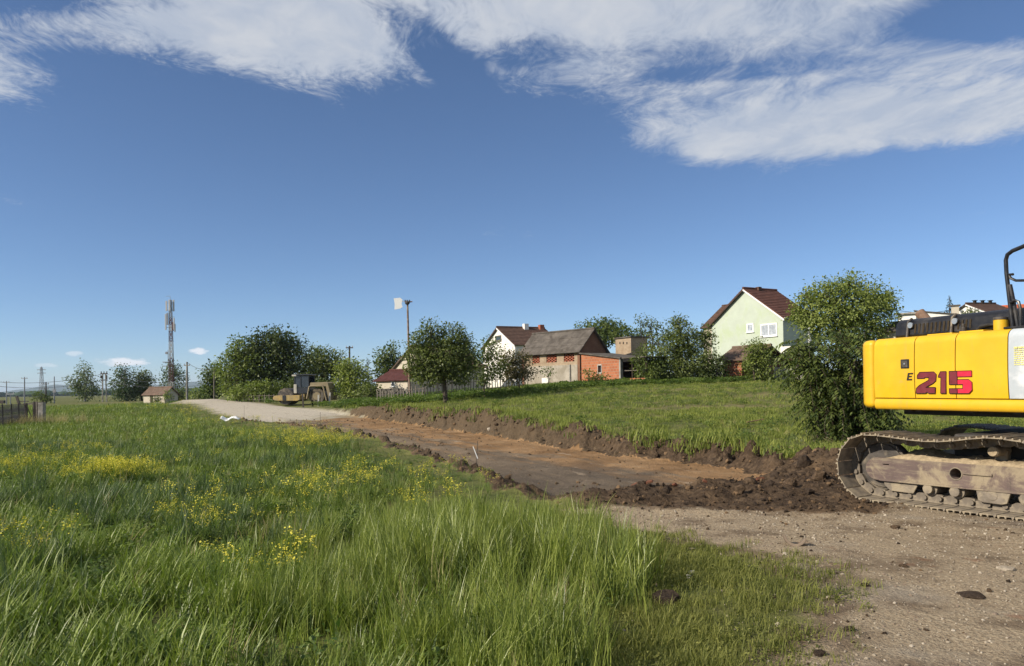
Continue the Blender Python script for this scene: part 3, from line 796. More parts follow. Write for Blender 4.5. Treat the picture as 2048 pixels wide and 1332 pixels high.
# garden rows and nettles at the foot of the trees and sheds
hx = []
for (u0, v0, Y0, u1, v1, Y1, wd, n) in ((660, 815, 52, 800, 815, 50, 2.0, 170), (780, 812, 49, 1060, 797, 50, 2.2, 360), (1040, 790, 52, 1200, 778, 58, 2.0, 260), (1190, 778, 57, 1500, 765, 58, 1.5, 330), (1250, 760, 60, 1420, 760, 60, 2.0, 240),
                                       (480, 800, 74, 560, 806, 72, 1.2, 40), (700, 808, 60, 900, 800, 56, 3.0, 260), (360, 797, 110, 560, 797, 95, 3.0, 300), (1540, 758, 60, 1620, 762, 58, 2.0, 60)):
    a, b = W(u0, v0, Y0), W(u1, v1, Y1); t = rng.uniform(0, 1, n)
    hx.append(np.c_[a.x + (b.x - a.x) * t, a.y + (b.y - a.y) * t] + rng.normal(size=(n, 2)) * wd * .5)
hx = np.concatenate(hx); k = near_bed(hx[:, 0], hx[:, 1]) > .8; hx = hx[k]
scatter('nettles', C_HERB, pts3(hx[:, 0], hx[:, 1]), rng.uniform(.30, .85, len(hx)), 'nettles and garden greens growing below the trees and sheds', 'weeds', tilt=.08)
c = W(60, 868, 45); n = 260
q = rng.normal(size=(n, 2)) * (2.2, 1.0) + (c.x, 44.2)
scatter('dry_grass_by_fence', C_STRAW, pts3(q[:, 0], q[:, 1]), rng.uniform(.9, 1.9, n), 'brown dry grass at the foot of the mesh fence', 'grass')

# ------------------------------------------------------------------ soil clods, stones
def clod_mesh(name, r, mat, sq=.7, amp=.28, sharp=True):
    bm = bmesh.new(); bmesh.ops.create_icosphere(bm, subdivisions=2, radius=1.0)
    o = r.uniform(0, 50, 3)
    for v in bm.verts:
        nz = sum(math.sin((v.co.x * a + v.co.y * b + v.co.z * c_) + o[i]) for i, (a, b, c_) in enumerate(((2.1, 1.3, .7), (-1.1, 2.7, 1.9), (3.1, -.8, 2.6)))) / 3
        v.co *= 1 + amp * nz + r.uniform(-.14, .14)
        v.co.z *= sq
    me = bpy.data.meshes.new(name); bm.to_mesh(me); bm.free(); me.materials.append(mat)
    return bpy.data.objects.new(name, me)
M['soil'] = simple('soil', (.090, .062, .040), .95, 0, .55, 3, .8, 9, .1)
M['soil_bank'] = simple('soil_bank', (.118, .086, .054), .95, 0, .45, 3, .8, 9, .1)
M['soil_dark'] = simple('soil_dark', (.050, .036, .026), .95, 0, .5, 3, .8, 9, .1)
M['soil_ochre'] = simple('soil_ochre', (.19, .125, .072), .95, 0, .4, 3, .8, 9, .1)
M['pebble'] = simple('pebble', (.29, .245, .185), .9, 0, .35, 2, .3, 8, .2)
M['pebble_pale'] = simple('pebble_pale', (.38, .33, .26), .9, 0, .2, 2, .3, 8, .2)
M['pebble_dark'] = simple('pebble_dark', (.20, .155, .115), .9, 0, .3, 2, .3, 8, .2)
M['pebble_white'] = simple('pebble_white', (.62, .58, .52), .85, 0, .2, 2, .3, 8, .2)
M['brick_bit'] = simple('brick_bit', (.155, .062, .038), .9, 0, .35, 3, .5, 9, .1, (.12, .08, .05), 2, .5)
C_CLOD = proto_collection('soil_clods', [clod_mesh('soil_clod', pr, M[m]) for m in ('soil', 'soil_dark', 'soil', 'soil_ochre', 'soil_dark')])
C_CLODF = proto_collection('pale_soil_clods', [clod_mesh('soil_clod', pr, M[m]) for m in ('soil_bank', 'soil_bank', 'soil', 'soil_ochre')])
C_PEB = proto_collection('pebbles', [clod_mesh('pebble', pr, M[m], .6, .2) for m in ('pebble', 'pebble', 'pebble_pale', 'pebble_dark')])
x, y = spread(8.8, 17, 130, xl=0, xr=8); z, i = terrain(x, y, True); k = rng.uniform(0, 1, len(x)) < i['spm'] * .95
sz = .008 + .030 * rng.uniform(0, 1, k.sum()) ** 4 + .035 * (rng.uniform(0, 1, k.sum()) < .012)
scatter('heap_clods', C_CLOD, np.c_[x[k], y[k], z[k] + .006], sz, 'dark soil crumbs and clods over the heap beside the excavator', 'soil', tilt=1.0)
x, y = spread(12, 46, 26, slope=.5, xl=-16, xr=6); z, i = terrain(x, y, True)
pr_ = np.clip(i['lip_r'] * 1.2, 0, 1) * (1 - sstep(42, 48, y)) * (i['s'] > -.3) + .9 * np.exp(-((i['s'] - .15) / .35) ** 2) * (1 - i['rs']) + .35 * ((i['k'] > .05) & (i['k'] < .95))
k = rng.uniform(0, 1, len(x)) < pr_ * .50
sz = .016 + .05 * rng.uniform(0, 1, k.sum()) ** 4 + .0010 * y[k] + .05 * (rng.uniform(0, 1, k.sum()) < .02)
scatter('bank_clods', C_CLODF, np.c_[x[k], y[k], z[k]], sz, 'lumpy brown clods along both lips of the dug road', 'soil', tilt=1.0)
x, y = spread(3.2, 12, 150, xl=.6, xr=9); s1_ = sdist(x, y, SHORT); sm = sdist(x, y, MEADOW)
z, i = terrain(x, y, True)
k = (sm > .1) & (i['spm'] < .5) & (y < 11.5) & (rng.uniform(0, 1, len(x)) < .25 + .7 * sstep(-.3, .6, s1_))
sz = .003 + .010 * rng.uniform(0, 1, k.sum()) ** 4 + .0004 * y[k] + .012 * (rng.uniform(0, 1, k.sum()) < .008)
scatter('path_gravel', C_PEB, np.c_[x[k], y[k], z[k] + .001], sz, 'fine grey brown gravel strewn over the path', 'gravel', tilt=1.0)
x, y = spread(9, 45, 3.0, slope=.5, xl=-14, xr=5); z, i = terrain(x, y, True); k = (i['k'] < .1) & (rng.uniform(0, 1, len(x)) < .5)
scatter('bed_crumbs', C_CLODF, np.c_[x[k], y[k], z[k]], .012 + .035 * rng.uniform(0, 1, k.sum()) ** 4 + .0006 * y[k], 'scattered crumbs of earth on the flat road bed', 'soil', tilt=1.0)
x, y = spread(3.2, 12, 26, xl=.9, xr=9); sm = sdist(x, y, MEADOW); z, i = terrain(x, y, True)
k = (sm > .3) & (i['spm'] < .6) & (rng.uniform(0, 1, len(x)) < .25 + .75 * sstep(.45, .62, fbm(x * .9, y * .9, 3, 97)))
scatter('path_crumbs', C_CLOD, np.c_[x[k], y[k], z[k]], .004 + .016 * rng.uniform(0, 1, k.sum()) ** 3.5 + .0004 * y[k], 'dark crumbs of soil dropped on the gravel path', 'soil', tilt=1.0)
x, y = spread(16, 70, .8, slope=.75, xl=-4); k, z, _ = lawn_ok(x, y); k &= fbm(x * .6, y * .6, 3, 99) > .50
scatter('lawn_straw', C_STRAW, np.c_[x[k], y[k], z[k]], rng.uniform(.3, .7, k.sum()), 'dry straw tufts scattered on the lawn slope', 'grass', tilt=.5)
# ------------------------------------------------------------------ excavator
def worn_yellow(name, col, dust, damt):
    """machine paint: faded patches, rain streaks, chips and fine scratches"""
    m, n, b = material(name)
    t = n.add('ShaderNodeTexCoord').outputs['Object']
    c = n.mix(n.maprange(n.noise(t, 1.3, 5, .6), .35, .70), col, tuple(x * .84 for x in col))
    st = n.noise(n.mapping(t, scale=(16, 16, .9)), 1.0, 5, .7, .3)
    c = n.mix(n.maprange(st, .54, .74, 0, .30 * damt), c, dust)
    c = n.mix(n.maprange(n.noise(t, 5.5, 6, .72), .60, .74, 0, .45 * damt), c, dust)
    sc = n.noise(n.mapping(t, scale=(2, 2, 55), rot=(0, R(14), 0)), 1.0, 3, .5)
    c = n.mix(n.maprange(sc, .70, .73, 0, .35 * damt), c, tuple(min(1, x * 1.2 + .05) for x in col))
    ch = n.noise(t, 60, 2, .5)
    c = n.mix(n.math('MULTIPLY', n.maprange(ch, .72, .75), n.maprange(n.noise(t, 2.4, 3), .50, .62)), c, (.10, .06, .03))
    n.put(b.inputs['Base Color'], c)
    n.put(b.inputs['Roughness'], n.maprange(n.noise(t, 3.2, 5, .65), .3, .7, .30, .58))
    b.inputs['Specular IOR Level'].default_value = .45
    n.put(b.inputs['Normal'], n.bump(n.noise(t, 2.2, 2), .10, .03))
    return m
M['yellow'] = worn_yellow('yellow_paint', (.70, .42, .014), (.42, .30, .12), 1.0)
M['yellow_low'] = worn_yellow('yellow_rail_paint', (.66, .39, .016), (.34, .25, .12), 1.6)
M['black_paint'] = simple('black_paint', (.010, .010, .012), .36, 0, .2, 4, .04, 60, .5, (.05, .045, .04), 3, .2)
M['black_rub'] = simple('black_rubber', (.014, .013, .013), .7, 0, .2, 8)
M['grey_panel'] = simple('grey_panel', (.40, .44, .47), .45, 0, .10, 2.5, .05, 40, .5, (.62, .64, .66), 1.6, .4)
M['pale_yellow'] = simple('faded_print', (.66, .60, .22), .6, 0, .1, 8)
M['seam'] = simple('seam', (.03, .02, .008), .8, 0, .2, 8)
M['maroon'] = simple('maroon_print', (.155, .022, .030), .45, 0, .18, 9)
M['red_print'] = simple('red_print', (.60, .018, .050), .45, 0, .10, 9)
M['ink'] = simple('dark_print', (.022, .014, .010), .5, 0, .1, 9)
M['steel_dust'] = simple('dusty_steel', (.190, .160, .125), .75, .1, .3, 7, .35, 35, .3, (.30, .25, .175), 5, .55)
M['steel_dark'] = simple('worn_dark_steel', (.075, .066, .058), .6, .3, .35, 8, .3, 30, .4, (.20, .165, .12), 4, .4)
def worn_frame(name):
    """undercarriage paint: faded purple brown under crusts of dried clay, scraped streaks along the beam"""
    m, n, b = material(name)
    t = n.add('ShaderNodeTexCoord').outputs['Object']
    c = n.mix(n.noise(t, 4, 5, .65), (.075, .055, .052), (.185, .135, .118))
    c = n.mix(n.maprange(n.noise(n.mapping(t, scale=(1.2, 1.2, 9)), 2.2, 6, .7), .46, .66, 0, .75), c, (.235, .195, .138))
    c = n.mix(n.maprange(n.noise(t, 2.3, 7, .70, .5), .47, .62, 0, .9), c, n.mix(n.noise(t, 22, 4), (.23, .185, .12), (.35, .29, .20)))
    c = n.mix(n.maprange(n.noise(n.mapping(t, scale=(20, 20, 1.3)), 1, 5, .7), .60, .70, 0, .55), c, (.09, .075, .062))
    n.put(b.inputs['Base Color'], c); b.inputs['Roughness'].default_value = .85; b.inputs['Specular IOR Level'].default_value = .25
    n.put(b.inputs['Normal'], n.bump(n.noise(t, 18, 6, .7), .5, .012))
    return m
M['frame_paint'] = worn_frame('worn_frame_paint')
M['chassis'] = simple('chassis_dark_steel', (.05, .045, .04), .8, 0, .3, 5)  # plain dark steel for belly plate, brackets, chassis and slewing ring
M['sand'] = simple('caked_sand', (.36, .285, .185), .95, 0, .3, 14, .8, 30, .1)
M['cab_glass'] = simple('excavator_glass', (.03, .04, .05), .08, 0, .15, 2, 0, 1, .6)
M['chrome'] = simple('bright_metal', (.55, .55, .54), .3, .8, .1, 9)
M['rust'] = simple('rusty_pipe', (.20, .125, .085), .8, .1, .35, 8, .3, 30, .3, (.34, .27, .20), 5, .4)

C0 = Vector((7.0, 9.2, 0.0))
exc = empty('excavator', C0, 0, 'large yellow crawler excavator with maroon number 215 at the right edge of the picture', 'excavator')
S0 = Vector((5.12, 10.6, 0)) - C0; RB = math.atan2(-.927, .375)
P0 = Vector((4.74, 10.15, 0)) - C0; RT = math.atan2(-.84, .545)
def body(mb, name, mat, bevel=0, seg=2, smooth=False, parent=None):
    if parent is None: return mb.build(name, mat, exc, smooth, bevel, seg, S0, RB)
    return mb.build(name, mat, parent, smooth, bevel, seg)
def side_profile(y_in=1.25, z0=1.362, zt=2.19, r=.11, n=8, bulge=.012):
    pts = [(y_in, z0), (.004, z0)]
    for k in range(1, 6): pts.append((-bulge * math.sin(math.pi * k / 6) + .0, z0 + (zt - r - z0) * k / 6))
    for k in range(n + 1):
        a = math.pi / 2 * k / n
        pts.append((r - r * math.cos(a), zt - r + r * math.sin(a)))
    pts.append((y_in, zt))
    return pts
# counterweight with a rounded rear
cwp = [(-.014, .0), (-.15, .004), (-.235, .05), (-.40, .32), (-.52, .75), (-.56, 1.25), (-.52, 1.75), (-.40, 2.18), (-.235, 2.45), (-.15, 2.496), (-.014, 2.5)]
body(MB().prism(cwp, 1.215, 2.18, 'z'), 'counterweight', M['yellow'], .075, 5)
edges = [(.008, .655), (.665, 1.245), (1.255, 1.915)]
for a, b in edges:
    body(MB().prism(side_profile(), a, b, 'x'), 'engine_door', M['yellow'], .006, 2, True)
gp = body(MB().prism(side_profile(), 1.925, 2.72, 'x'), 'grey_side_panel', M['grey_panel'], .006, 2, True)
gp['label'] = 'pale grey side panel with faded yellow print'
body(MB().prism(side_profile(), 2.73, 3.35, 'x'), 'front_side_panel', M['yellow'], .006, 2, True)
# faded warning print on the grey panel: a block of short lines
mb = MB()
rr_ = np.random.default_rng(5)
for j in range(9):
    z = 1.955 - j * .024; x = 2.0
    while x < 2.26:
        l = rr_.uniform(.012, .05); mb.bx(x, min(x + l, 2.28), -.0175, -.0135, z - .008, z + (.004 if j else .014)); x += l + .008
body(mb, 'warning_print', M['pale_yellow'], parent=gp)
# inner wall behind the seams, deck, far side
body(MB().bx(.0, 3.34, .03, 1.22, 1.30, 2.08), 'inner_bulkhead', M['seam'])
body(MB().bx(.006, 2.28, 1.252, 2.49, 1.364, 2.186), 'far_side_cover', M['yellow'], .05, 3)
# lower rail, rounded
pr_pts = [(.20, 1.20)]
for k in range(9):
    a = math.pi * (1 - k / 8) + math.pi / 2
    pr_pts.append((.055 + .065 * math.cos(a) if k not in (0, 8) else .055, 1.275 + .075 * -math.sin(a - math.pi) if False else 1.278 + .078 * (-math.cos(math.pi * k / 8))))
    pr_pts[-1] = (.06 - .068 * math.sin(math.pi * k / 8) ** .6, 1.278 - .078 * math.cos(math.pi * k / 8))
pr_pts.append((.20, 1.356))
body(MB().prism(pr_pts, .004, 3.34, 'x'), 'side_rail', M['yellow_low'], .004, 2, True)
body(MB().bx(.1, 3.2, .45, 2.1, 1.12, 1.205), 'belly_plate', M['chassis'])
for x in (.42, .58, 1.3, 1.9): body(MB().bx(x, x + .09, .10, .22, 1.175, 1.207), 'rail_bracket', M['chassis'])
# latch
lt = body(MB().bx(.455, .585, -.022, .0, 1.76, 1.885), 'door_latch', M['black_paint'], .008)
body(MB().bx(.475, .565, -.024, -.0215, 1.78, 1.865), 'latch_plate', M['steel_dark'], 0, parent=lt)
body(MB().cyl((.522, -.026, 1.825), .012, .008, 'y', 12), 'keyhole', M['chrome'], parent=lt)
# lettering
def glyph(polys, x0, x1, z0, z1, mat, name, slant=.10, outline=True, y=-.0150):
    w_, h_ = x1 - x0, z1 - z0
    mb = MB(); ol = MB()
    for poly in polys:
        pts = [(x0 + (px_ + slant * (py_ - .5)) * w_, z0 + py_ * h_) for px_, py_ in poly]
        mb.prism(pts, y - .002, y + .014, 'y')
        loop = [(p[0], y - .0028, p[1]) for p in pts]
        for i in range(len(loop)):
            a_, b_ = Vector(loop[i]), Vector(loop[(i + 1) % len(loop)])
            if outline: ol.tube([a_, b_], .0045, 4)
    o = body(mb, name, mat)
    if outline: body(ol, 'letter_outline', M['ink'], parent=o)
    return o
two = [[(0, .70), (0, .86), (.12, 1), (.86, 1), (1, .88), (1, .58), (.86, .46), (.50, .28), (1, .28), (1, 0), (.66, 0), (.58, .06), (.5, 0), (0, 0), (0, .24), (.14, .38), (.62, .62), (.62, .74), (.40, .74), (.40, .70)]]
one = [[(-.05, .80), (.22, 1), (1, 1), (1, 0), (.30, 0), (.30, .74), (-.05, .74)]]
five_l = [[(0, 1), (.36, 1), (.36, .40), (0, .40)], [(0, 0), (.36, 0), (.36, .22), (0, .22)]]
five_r = [[(.36, 1), (1.0, 1), (1.0, .74), (.36, .74)], [(.36, .62), (.86, .62), (1, .50), (1, .14), (.86, 0), (.36, 0), (.36, .22), (.60, .22), (.60, .40), (.36, .40)]]
ZL, ZH = 1.425, 1.705
glyph(two, .70, .98, ZL, ZH, M['maroon'], 'digit')
glyph(one, 1.02, 1.125, ZL, ZH, M['maroon'], 'digit')
glyph(five_l, 1.17, 1.475, ZL, ZH, M['maroon'], 'digit', 0)
glyph(five_r, 1.17, 1.475, ZL, ZH, M['red_print'], 'digit', 0)
glyph([[(0, 0), (1, 0), (1, .2), (.32, .2), (.32, .42), (.85, .42), (.85, .60), (.32, .60), (.32, .8), (1, .8), (1, 1), (0, 1)]], .555, .635, 1.60, 1.70, M['ink'], 'letter', .28, False)
# black hood with slots, straps
hood_p = [(.36, 2.19), (.30, 2.21), (.33, 2.40), (.40, 2.455), (1.9, 2.50), (2.05, 2.40), (2.05, 2.19)]
hood = body(MB().prism(hood_p, .09, 2.26, 'x'), 'engine_hood', M['black_paint'], .03, 4)
for k in range(9):
    x = .42 + k * .062
    body(MB().box((x, .314, 2.31), (.026, .012, .13), (R(-8), 0, 0)), 'vent_slot', M['seam'], parent=hood)
for k in range(4):
    x = 1.06 + k * .055
    body(MB().box((x, .314, 2.31), (.022, .012, .12), (R(-8), 0, 0)), 'vent_slot', M['seam'], parent=hood)
for x in (.32, .985):
    s_ = body(MB().tube([(x, .27, 2.195), (x, .285, 2.30), (x, .30, 2.41), (x + .01, .36, 2.455)], .018, 8), 'hood_latch', M['steel_dark'], smooth=True, parent=hood)
    body(MB().cyl((x + .045, .285, 2.36), .04, .02, 'y', 14), 'latch_disc', M['chrome'], parent=hood)
# exhaust behind the hood, filler neck, caps, hatch plates, hose
body(MB().tube([(.24, .85, 2.36), (.13, .85, 2.49), (.05, .85, 2.58)], [.07, .07, .07], 16), 'exhaust_pipe', M['rust'], smooth=True)
fn = body(MB().cyl((1.70, .20, 2.245), .078, .14, 'z', 24), 'filler_neck', M['yellow'], .006)
body(MB().cyl((1.70, .20, 2.33), .082, .035, 'z', 24), 'filler_cap', M['steel_dark'], .006, parent=fn)
body(MB().bx(.74, 1.10, .14, .30, 2.188, 2.205), 'deck_plate', M['yellow'], .004)
body(MB().bx(1.20, 1.52, .14, .30, 2.188, 2.21), 'deck_plate', M['yellow'], .004)
body(MB().cyl((1.20, .22, 2.235), .035, .06, 'z', 16).cyl((1.20, .22, 2.285), .020, .05, 'z', 12), 'breather_cap', M['steel_dark'], .004)
body(MB().tube([(1.36, .25, 2.215), (1.40, .26, 2.26), (1.50, .27, 2.275), (1.60, .27, 2.265), (1.68, .30, 2.215)], .022, 8), 'hose', M['black_rub'], smooth=True)
# operator's cab on the far side and the boom foot in front of the deck
cabp = [(2.32, 1.37), (4.05, 1.37), (4.15, 1.9), (3.85, 2.86), (3.6, 2.95), (2.40, 2.95), (2.32, 2.85)]
cb = body(MB().prism(cabp, 1.50, 2.46, 'y'), 'cab', M['yellow'], .05, 4)
body(MB().prism([(2.50, 1.95), (3.98, 1.95), (3.76, 2.78), (2.50, 2.78)], 1.492, 1.497, 'y'), 'cab_window', M['cab_glass'], parent=cb)
body(MB().prism([(2.50, 1.95), (3.98, 1.95), (3.76, 2.78), (2.50, 2.78)], 2.463, 2.468, 'y'), 'cab_window', M['cab_glass'], parent=cb)
bo = body(MB().prism([(2.95, 1.45), (3.35, 1.40), (4.6, 3.0), (6.6, 3.75), (6.6, 4.05), (4.3, 3.55), (2.95, 1.85)], 1.27, 1.47, 'y'), 'boom', M['yellow'], .03, 3)
body(MB().tube([(3.5, 1.23, 1.42), (4.75, 1.23, 2.95)], .07, 14).tube([(4.75, 1.23, 2.95), (5.1, 1.23, 3.4)], .045, 12), 'boom_cylinder', M['chrome'], parent=bo, smooth=True)
# handrail at the front of the deck
rail_a = [(1.880, 0.15, 2.19), (1.850, 0.15, 2.5), (1.815, 0.15, 2.86), (1.810, 0.15, 3.02), (1.830, 0.15, 3.08), (1.890, 0.15, 3.115), (2.210, 0.15, 3.19), (2.480, 0.15, 3.20), (2.580, 0.15, 3.14), (2.620, 0.15, 3.0), (2.640, 0.15, 2.19)]
rail = body(MB().tube(rail_a, .024, 10), 'handrail', M['black_paint'], smooth=True)
body(MB().tube([(1.920, 0.18, 2.19), (1.880, 0.17, 2.5), (1.845, 0.16, 2.72)], .026, 8), 'rail_post', M['black_paint'], smooth=True, parent=rail)
body(MB().tube([(1.920, 0.11, 2.83), (1.855, 0.13, 2.84), (1.880, 0.13, 2.79), (1.940, 0.13, 2.755), (2.060, 0.13, 2.74), (2.560, 0.13, 2.74)], .016, 8), 'rail_hook', M['black_paint'], smooth=True, parent=rail)
body(MB().tube([(1.880, 0.11, 2.50), (1.940, 0.11, 2.52), (1.980, 0.11, 2.50), (2.000, 0.11, 2.42), (2.000, 0.11, 2.2)], .017, 8), 'rail_hook', M['black_paint'], smooth=True, parent=rail)
body(MB().bx(1.82, 2.72, .07, .25, 2.19, 2.215), 'rail_foot', M['black_paint'], .004, parent=rail)

# undercarriage ---------------------------------------------------------
def tr(mb, name, mat, bevel=0, seg=2, smooth=False, parent=None, dy=0.0):
    if parent is None:
        o = mb.build(name, mat, exc, smooth, bevel, seg, P0 + Matrix.Rotation(RT, 3, 'Z') @ Vector((0, dy, 0)), RT); return o
    return mb.build(name, mat, parent, smooth, bevel, seg)
TLEN, IZ, TRD = 3.42, .455, .42
def track_path():
    pts = []
    for k in range(60):
        x = TLEN * k / 60; zt = IZ + TRD + .012 * math.sin(x * 1.9) - .055 * math.sin(math.pi * min(x / 1.56, 1)) ** 2 * (1 if x < 1.56 else 0) - .05 * math.sin(math.pi * max(0, (x - 1.56) / 2.0)) ** 2 + .03 * math.exp(-((x - 1.56) / .35) ** 2)
        pts.append((x, zt))
    for k in range(24):
        a = math.pi / 2 - math.pi * k / 24; pts.append((TLEN + TRD * math.cos(a), IZ + TRD * math.sin(a)))
    for k in range(60): pts.append((TLEN * (1 - k / 60), IZ - TRD))
    for k in range(24):
        a = -math.pi / 2 - math.pi * k / 24; pts.append((TRD * math.cos(a), IZ + TRD * math.sin(a)))
    return np.array(pts)
tp = track_path(); seg_l = np.hypot(*(np.roll(tp, -1, 0) - tp).T); cum = np.concatenate([[0], np.cumsum(seg_l)]); NSH = int(round(cum[-1] / .19))
tp[:, 0] += .14
def track_at(s):
    s = s % cum[-1]; i = np.searchsorted(cum, s, 'right') - 1; f = (s - cum[i]) / seg_l[i]
    a, b = tp[i], tp[(i + 1) % len(tp)]; return a + (b - a) * f, (b - a) / seg_l[i]
PITCH = cum[-1] / NSH
def shoe_mesh():
    mb = MB(); L = PITCH * .5 - .004
    mb.prism([(-L, 0), (L, .004), (L, .016), (L - .012, .038), (L - .024, .038), (L - .03, .016), (.012, .014), (.006, .034), (-.006, .034), (-.012, .014), (-L + .03, .013), (-L + .024, .034), (-L + .012, .034), (-L, .012)], -.15, .60, 'y')
    return mb
def link_mesh():
    mb = MB()
    for y in (.17, .37):
        mb.prism([(-.095, -.012), (-.105, -.055), (-.09, -.10), (-.05, -.112), (.03, -.112), (.06, -.092), (.10, -.085), (.105, -.03), (.09, -.002), (-.07, -.002)], y, y + .045, 'y')
    mb.cyl((-.06, .29, -.06), .03, .30, 'y', 10)
    return mb
def frame_mesh():
    mb = MB(); pts = []
    for k in range(13):
        a = math.pi * 1.5 - math.pi * k / 12; pts.append((.12 + .165 * math.cos(a), .415 + .152 * math.sin(a)))
    pts += [(3.45, .567), (3.45, .263)]
    mb.prism(pts, .115, .46, 'y'); return mb
def cut(o, tools):
    """subtract cutter meshes and keep the result as plain geometry"""
    for t in tools:
        c = bpy.data.objects.new('cutter', t.mesh('cutter')); COL.objects.link(c)
        c.parent = o.parent; c.location = o.location; c.rotation_euler = o.rotation_euler
        md = o.modifiers.new('cut', 'BOOLEAN'); md.operation = 'DIFFERENCE'; md.object = c; md.solver = 'EXACT'
        bpy.context.view_layer.update()
        me = bpy.data.meshes.new_from_object(o.evaluated_get(bpy.context.evaluated_depsgraph_get()))
        o.modifiers.remove(md); o.data = me; bpy.data.objects.remove(c)
tf = tr(frame_mesh(), 'track_frame', M['frame_paint'])
cut(tf, [MB().cyl((1.14, .1, .435), .068, .5, 'y', 28), MB().bx(.20, .285, .05, .2, .475, .49)])
bv = tf.modifiers.new('bevel', 'BEVEL'); bv.width = .010; bv.segments = 2; bv.limit_method = 'ANGLE'; bv.angle_limit = R(40)
tr(MB().tube([(1.14 + .074 * math.cos(a * math.pi / 12), .114, .435 + .074 * math.sin(a * math.pi / 12)) for a in range(25)], .007, 6), 'hole_rim', M['steel_dust'], parent=tf)
tr(MB().bx(.16, 3.45, .085, .118, .262, .285), 'frame_flange', M['frame_paint'], .004, parent=tf)
tr(MB().bx(1.225, 1.56, .095, .116, .44, .468), 'guide_bar', M['frame_paint'], .004, parent=tf)
tr(MB().prism([(.20, .262), (.62, .262), (.655, .235), (.60, .13), (.30, .135), (.215, .2)], .125, .15, 'y'), 'idler_guard', M['steel_dust'], .008, parent=tf)
tr(MB().prism([(1.38, .262), (1.76, .262), (1.72, .135), (1.66, .118), (1.46, .122), (1.40, .145)], .095, .13, 'y'), 'track_guide', M['steel_dust'], .008, parent=tf)
tr(MB().cyl((.14, .30, IZ), .33, .16, 'y', 40).cyl((.14, .30, IZ), .295, .20, 'y', 40), 'idler_wheel', M['steel_dark'], .01, parent=tf)
tr(MB().cyl((TLEN + .14, .30, IZ), .33, .16, 'y', 24), 'drive_sprocket', M['steel_dark'], .01, parent=tf)
for x in (.80, 1.13, 1.56, 1.91, 2.30, 2.68, 3.05):
    tr(MB().cyl((x, .30, .215), .095, .30, 'y', 24).cyl((x, .125, .215), .062, .07, 'y', 20), 'track_roller', M['steel_dust'], .008, parent=tf)
for x in (1.56, 2.9):
    cr_ = tr(MB().cyl((x, .30, .735), .062, .34, 'y', 24).bx(x - .07, x + .07, .33, .42, .56, .74), 'carrier_roller', M['steel_dust'], .008, parent=tf)
    tr(MB().cyl((x, .125, .735), .052, .012, 'y', 20), 'roller_cap', M['sand'], parent=tf)
# sandy dirt lying on the frame ledge
nx_, ny_ = 90, 10; V = []; Q = []
for j in range(ny_):
    for i in range(nx_):
        x = .20 + 3.2 * i / (nx_ - 1); y = .125 + .33 * j / (ny_ - 1)
        e = min(1, i / 6, (nx_ - 1 - i) / 6) * min(1, j / 1.5)
        V.append((x, y, (.564) + e * (.02 + .12 * j / ny_ * float(vnoise(np.array([x * 3.]), np.array([1.7]), 5)[0]) + .035 * float(vnoise(np.array([x * 22.]), np.array([y * 22.]), 6)[0]))))
for j in range(ny_ - 1):
    for i in range(nx_ - 1): Q.append((j * nx_ + i, j * nx_ + i + 1, (j + 1) * nx_ + i + 1, (j + 1) * nx_ + i))
me = np_mesh('caked_dirt', V, Q); smooth_all(me); me.materials.append(M['sand'])
link(bpy.data.objects.new('caked_dirt', me), tf)
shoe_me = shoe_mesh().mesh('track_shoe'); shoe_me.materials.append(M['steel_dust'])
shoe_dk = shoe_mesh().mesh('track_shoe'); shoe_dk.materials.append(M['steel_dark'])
link_me = link_mesh().mesh('track_link'); link_me.materials.append(M['steel_dust'])
tf2 = tr(frame_mesh(), 'track_frame', M['frame_paint'], dy=2.39)
for k in range(NSH):
    (x, z), t_ = track_at(k * PITCH + .05)
    ro = (0, math.atan2(-t_[1], t_[0]), 0)
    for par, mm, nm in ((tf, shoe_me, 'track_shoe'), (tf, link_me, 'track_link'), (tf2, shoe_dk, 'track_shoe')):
        o = bpy.data.objects.new(nm, mm); link(o, par); o.location = (x, 0, z); o.rotation_euler = ro
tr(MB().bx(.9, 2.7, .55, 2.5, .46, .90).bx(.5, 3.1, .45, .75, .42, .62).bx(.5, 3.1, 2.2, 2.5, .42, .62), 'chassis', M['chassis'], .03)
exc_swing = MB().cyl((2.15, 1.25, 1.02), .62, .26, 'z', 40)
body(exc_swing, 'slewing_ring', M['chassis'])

# ------------------------------------------------------------------ vibratory roller on the gravel
M['roller_yellow'] = simple('roller_yellow', (.42, .30, .11), .6, 0, .15, 3, .1, 30, .3, (.30, .235, .13), 2.5, .5)
M['roller_tan'] = simple('roller_tan', (.26, .21, .125), .7, 0, .2, 3, .1, 30, .3, (.24, .19, .12), 2.5, .5)
M['cab_dark'] = simple('cab_dark', (.03, .034, .042), .4, 0, .2, 3)
M['glass'] = simple('cab_glass', (.035, .045, .06), .08, 0, .15, 2, 0, 1, .6)
M['tyre'] = simple('tyre', (.045, .04, .035), .9, 0, .3, 6, .3, 20, .2, (.16, .13, .09), 3, .6)
M['cab_white'] = simple('cab_white', (.42, .40, .34), .6, 0, .15, 3)
rp0 = GP(546, 69, 806)
rol = empty('road_roller', rp0, R(-4), 'dusty yellow single drum road roller parked on the gravel under the trees', 'road roller')
def ro_(mb, name, mat, bevel=.02, parent=None, smooth=False): return mb.build(name, mat, parent or rol, smooth, bevel)
fp = []
for k in range(9):
    a = math.pi / 2 + math.pi * k / 8; fp.append((.45 + .42 * math.cos(a), .62 + .30 * math.sin(a) * .8))
